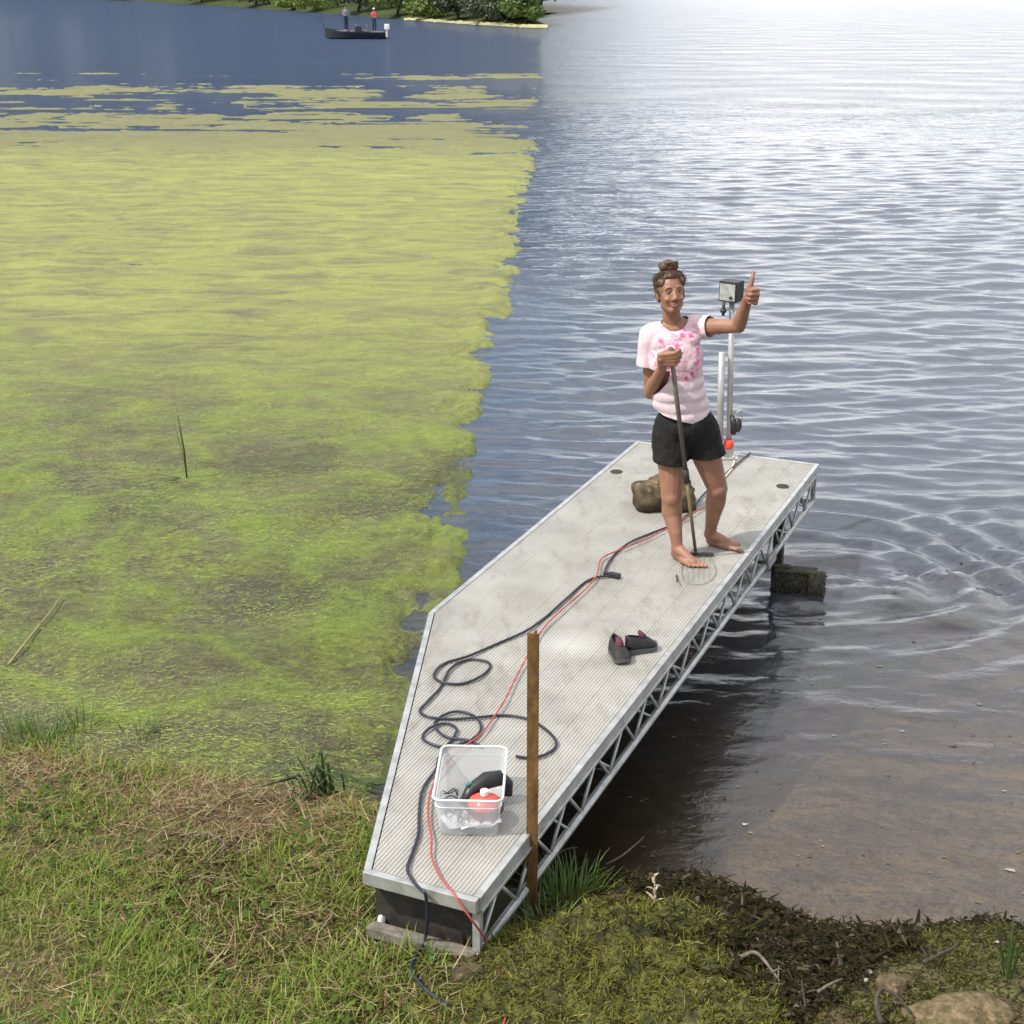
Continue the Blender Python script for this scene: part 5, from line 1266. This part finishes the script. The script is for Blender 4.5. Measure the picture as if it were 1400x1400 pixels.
# flat stone at the edge of the photograph's corner
t = NT('tan_stone'); p = t.obj(); c = t.ramp(t.noise(p, 20, 9, .75), [(.30, (.035, .026, .014)), (.45, (.11, .08, .042)), (.58, (.21, .155, .085)), (.78, (.36, .29, .18))])
c = t.mix(t.ramp(t.noise(p, 16, 6, .7), [(.50, 0.0), (.60, .8)]), c, (.065, .062, .022)); t.pbr(c, .9, 0, t.bump(t.noise(p, 20, 7, .7), .8, .02), .2); M_tan = t.m
q = gat(1310, 1388); rock('flat_stone', 'broad tan stone with mossy stains at the water edge', (q.x, q.y, float(ground_z(q.x, q.y))-.05), (.17, .10, .06), M_tan, 7.7, rz=.2)
q = gat(1215, 1352); rock('round_stone', 'small ochre stone leaning on the broad tan one', (q.x+.01, q.y, float(ground_z(q.x, q.y))-.03), (.055, .05, .045), M_tan, 2.1, rz=1.2)
q = gat(640, 1340); rock('buried_stone', 'pale stone half buried below the dock end', (q.x, q.y, float(ground_z(q.x, q.y))-.03), (.075, .055, .045), M_rock, 5.2, rz=.5)
M_shell = simple('white_shell', (.32, .30, .26), .5, 0, .15, 60)
for k, (x, y, s_, lb) in enumerate(((1188, 1330, .013, 'white shell fragment at the foot of the ochre stone'), (1184, 1341, .010, 'tiny white shell chip among the black debris'), (1035, 1285, .008, 'white pebble above the forked driftwood'), (1364, 1289, .008, 'white pebble beside the reed shoots'), (624, 1253, .012, 'white pebble in the dark under the dock end'))):
    q = gat(x, y, .012); g = q.z
    rock('pebble', lb, (q.x, q.y, g), (s_*1.0, s_*.7, s_*.5), M_shell, k*1.7+.3, sub=2, rz=k)
# tufts: each leaf its own part
M_green = leaf_mat('blade_green', (.05, .10, .012), (.10, .18, .022), (.16, .26, .04)); M_reed = leaf_mat('reed_green', (.028, .055, .014), (.05, .09, .02), (.08, .13, .03))
M_dead = simple('dead_weed', (.34, .28, .19), .85, 0, .2, 40)
def leafblade(root, p, az, L, w, lean, curl, mat, name='leaf', seg=6):
    mb = MB(); v = []; q = Vector(p); d = Vector((math.cos(az), math.sin(az), 0)); s = Vector((-d.y, d.x, 0))
    for i in range(seg+1):
        f = i/seg; hw = w*.5*(1-f**2.2)+.0003; v += [q-s*hw, q+Vector((0, 0, -hw*.5)), q+s*hw]
        a = lean+curl*f; q = q+(d*math.sin(a)+Vector((0, 0, math.cos(a))))*L/seg
    f_ = [(3*i+k, 3*i+k+1, 3*i+k+4, 3*i+k+3) for i in range(seg) for k in (0, 1)]
    return mb.add(v, f_).build(name, mat, root, True)
def tuft(name, label, cat, loc, n, L, w, spread, mat, seed, lean=.5, curl=1.0, joined=False):
    rr = random.Random(seed); root = thing(name, label, cat, loc)
    for k in range(n):
        a = rr.uniform(0, 6.28); rad = spread*math.sqrt(rr.random())
        leafblade(root, (rad*math.cos(a), rad*math.sin(a)*.8, -.01), a+rr.uniform(-.8, .8), rr.uniform(.55, 1.05)*L, w*rr.uniform(.7, 1.2), abs(rr.gauss(lean*.5, lean*.4)), rr.uniform(.2, 1.2)*curl, mat)
    return root
q = gat(772, 1230); tuft('grass_tuft', 'lush bright green grass tuft at the foot of the rusty post', 'grass', (q.x, q.y, max(float(ground_z(q.x, q.y)), .0)), 130, .20, .006, .13, M_green, 1, .7, 1.1)
q = gat(748, 1262); tuft('grass_tuft', 'shorter grass tuft between rusty post and raked heap', 'grass', (q.x, q.y, float(ground_z(q.x, q.y))), 60, .12, .005, .10, M_green, 2, .8, 1.1)
q = gat(1380, 1335); tuft('reed_shoots', 'thin green reed shoots at the water edge by the tan stone', 'reeds', (q.x, q.y, max(float(ground_z(q.x, q.y)), 0)), 14, .30, .008, .04, M_reed, 3, .25, .35)
q = gat(585, 1325); tuft('grass_tuft', 'small green grass tuft where the dark cord meets the bank', 'grass', (q.x, q.y, float(ground_z(q.x, q.y))), 40, .08, .005, .07, M_green, 4, .8, .9)
for k, (x, y, lb) in enumerate(((60, 1020, 'tall grass clump at the scum edge beside the dry thatch'), (110, 1000, 'slender grass clump rising out of the scum line'), (20, 1015, 'leafy grass clump by the dry floating stalk'), (190, 1010, 'short grass clump in the scum line beside a dark hollow'))):
    q = gat(x, y); tuft('grass_clump', lb, 'grass', (q.x, q.y, max(float(ground_z(q.x, q.y)), .0)), 38, .22 if k < 3 else .15, .006, .09, M_green, 10+k, .5, .9)
# dead sprig
q = gat(892, 1262); sp_ = thing('dead_weed', 'bleached dead weed sprig standing behind the raked heap', 'weed', (q.x, q.y, max(float(ground_z(q.x, q.y)), 0)+.06))
MB().tube([(0, 0, -.08), (.005, 0, .06), (.0, .0, .15)], [.004, .0035, .002], 6).build('stem', M_dead, sp_, True)
for k in range(9):
    z = .03+.014*k; a = k*2.4; L_ = .045-.003*k; leafblade(sp_, (0, 0, z), a, L_, .012, .9, .8, M_dead, 'leaf', 4)
# reed in the scum, with flat leaves added to stand in for its cast shadow
q = at(256, 655, .03); rd = thing('lone_reed', 'single upright green reed rising from the middle of the scum', 'reed', (q.x, q.y, .0))
hR_e = aty(248, 548, q.y).z
MB().tube([(0, 0, -.15), (-.005, 0, hR_e*.4), (-.03, 0, hR_e*.82)], [.007, .006, .003], 7).build('stem', M_reed, rd, True)
leafblade(rd, (-.008, 0, hR_e*.30), math.pi, hR_e*.72, .013, .10, -.08, M_reed); leafblade(rd, (-.004, 0, hR_e*.2), math.pi*.96, hR_e*.64, .012, .18, .02, M_reed); leafblade(rd, (0, 0, hR_e*.14), math.pi*1.03, hR_e*.36, .011, .28, .1, M_reed)
leafblade(rd, (-.01, 0, .03), math.pi*1.0, .26, .016, 1.36, .12, M_reed, 'shadow_leaf'); leafblade(rd, (-.01, -.03, .03), math.pi*1.08, .20, .014, 1.38, .12, M_reed, 'shadow_leaf')
# bent reeds by the grass edge
q = gat(440, 1092); br_ = thing('bent_reeds', 'dark green kinked reeds flopped over at the shore', 'reeds', (q.x, q.y, max(float(ground_z(q.x, q.y)), 0)))
rr = random.Random(17)
for k in range(30):
    a = rr.uniform(1.8, 4.4) if k % 3 else rr.uniform(-.8, .9); rad = rr.uniform(0, .12); p0 = Vector((rad*math.cos(a*3)-.0, rad*math.sin(a*3)*.6, -.01))
    L1 = rr.uniform(.06, .25); L2 = rr.uniform(.12, .34); d = Vector((math.cos(a), math.sin(a)*.5, 0)); w = rr.uniform(.010, .017)
    k1 = p0+d*L1*.25+Vector((0, 0, L1*.95)); k2 = k1+d*L2*.55+Vector((0, 0, -L2*.15)); k3 = k2+d*L2*.5+Vector((0, 0, -L2*.5*rr.uniform(.2, .9)))
    pts_ = smooth_path([p0, p0.lerp(k1, .55)+d*-.01, k1, k1+d*.025+Vector((0, 0, -.006)), k2, k3], 3); s = Vector((-d.y, d.x, 0)).normalized(); v = []
    for i, c_ in enumerate(pts_):
        hw = w*.5*(1-(i/(len(pts_)-1))**3)+.0004; v += [c_-s*hw, c_+Vector((0, 0, -hw*.4)), c_+s*hw]
    MB().add(v, [(3*i+j, 3*i+j+1, 3*i+j+4, 3*i+j+3) for i in range(len(pts_)-1) for j in (0, 1)]).build('leaf', M_reed, br_, True)
q = gat(500, 1075); b2 = thing('bent_reeds', 'few dark reeds fallen flat beside the kinked clump', 'reeds', (q.x, q.y, max(float(ground_z(q.x, q.y)), 0)+.02))
for k in range(6): leafblade(b2, (rr.uniform(-.05, .05), rr.uniform(-.04, .04), 0), rr.uniform(-.6, .8)+(math.pi if k % 2 else 0), rr.uniform(.15, .28), .013, rr.uniform(.9, 1.3), rr.uniform(.2, .5), M_reed)
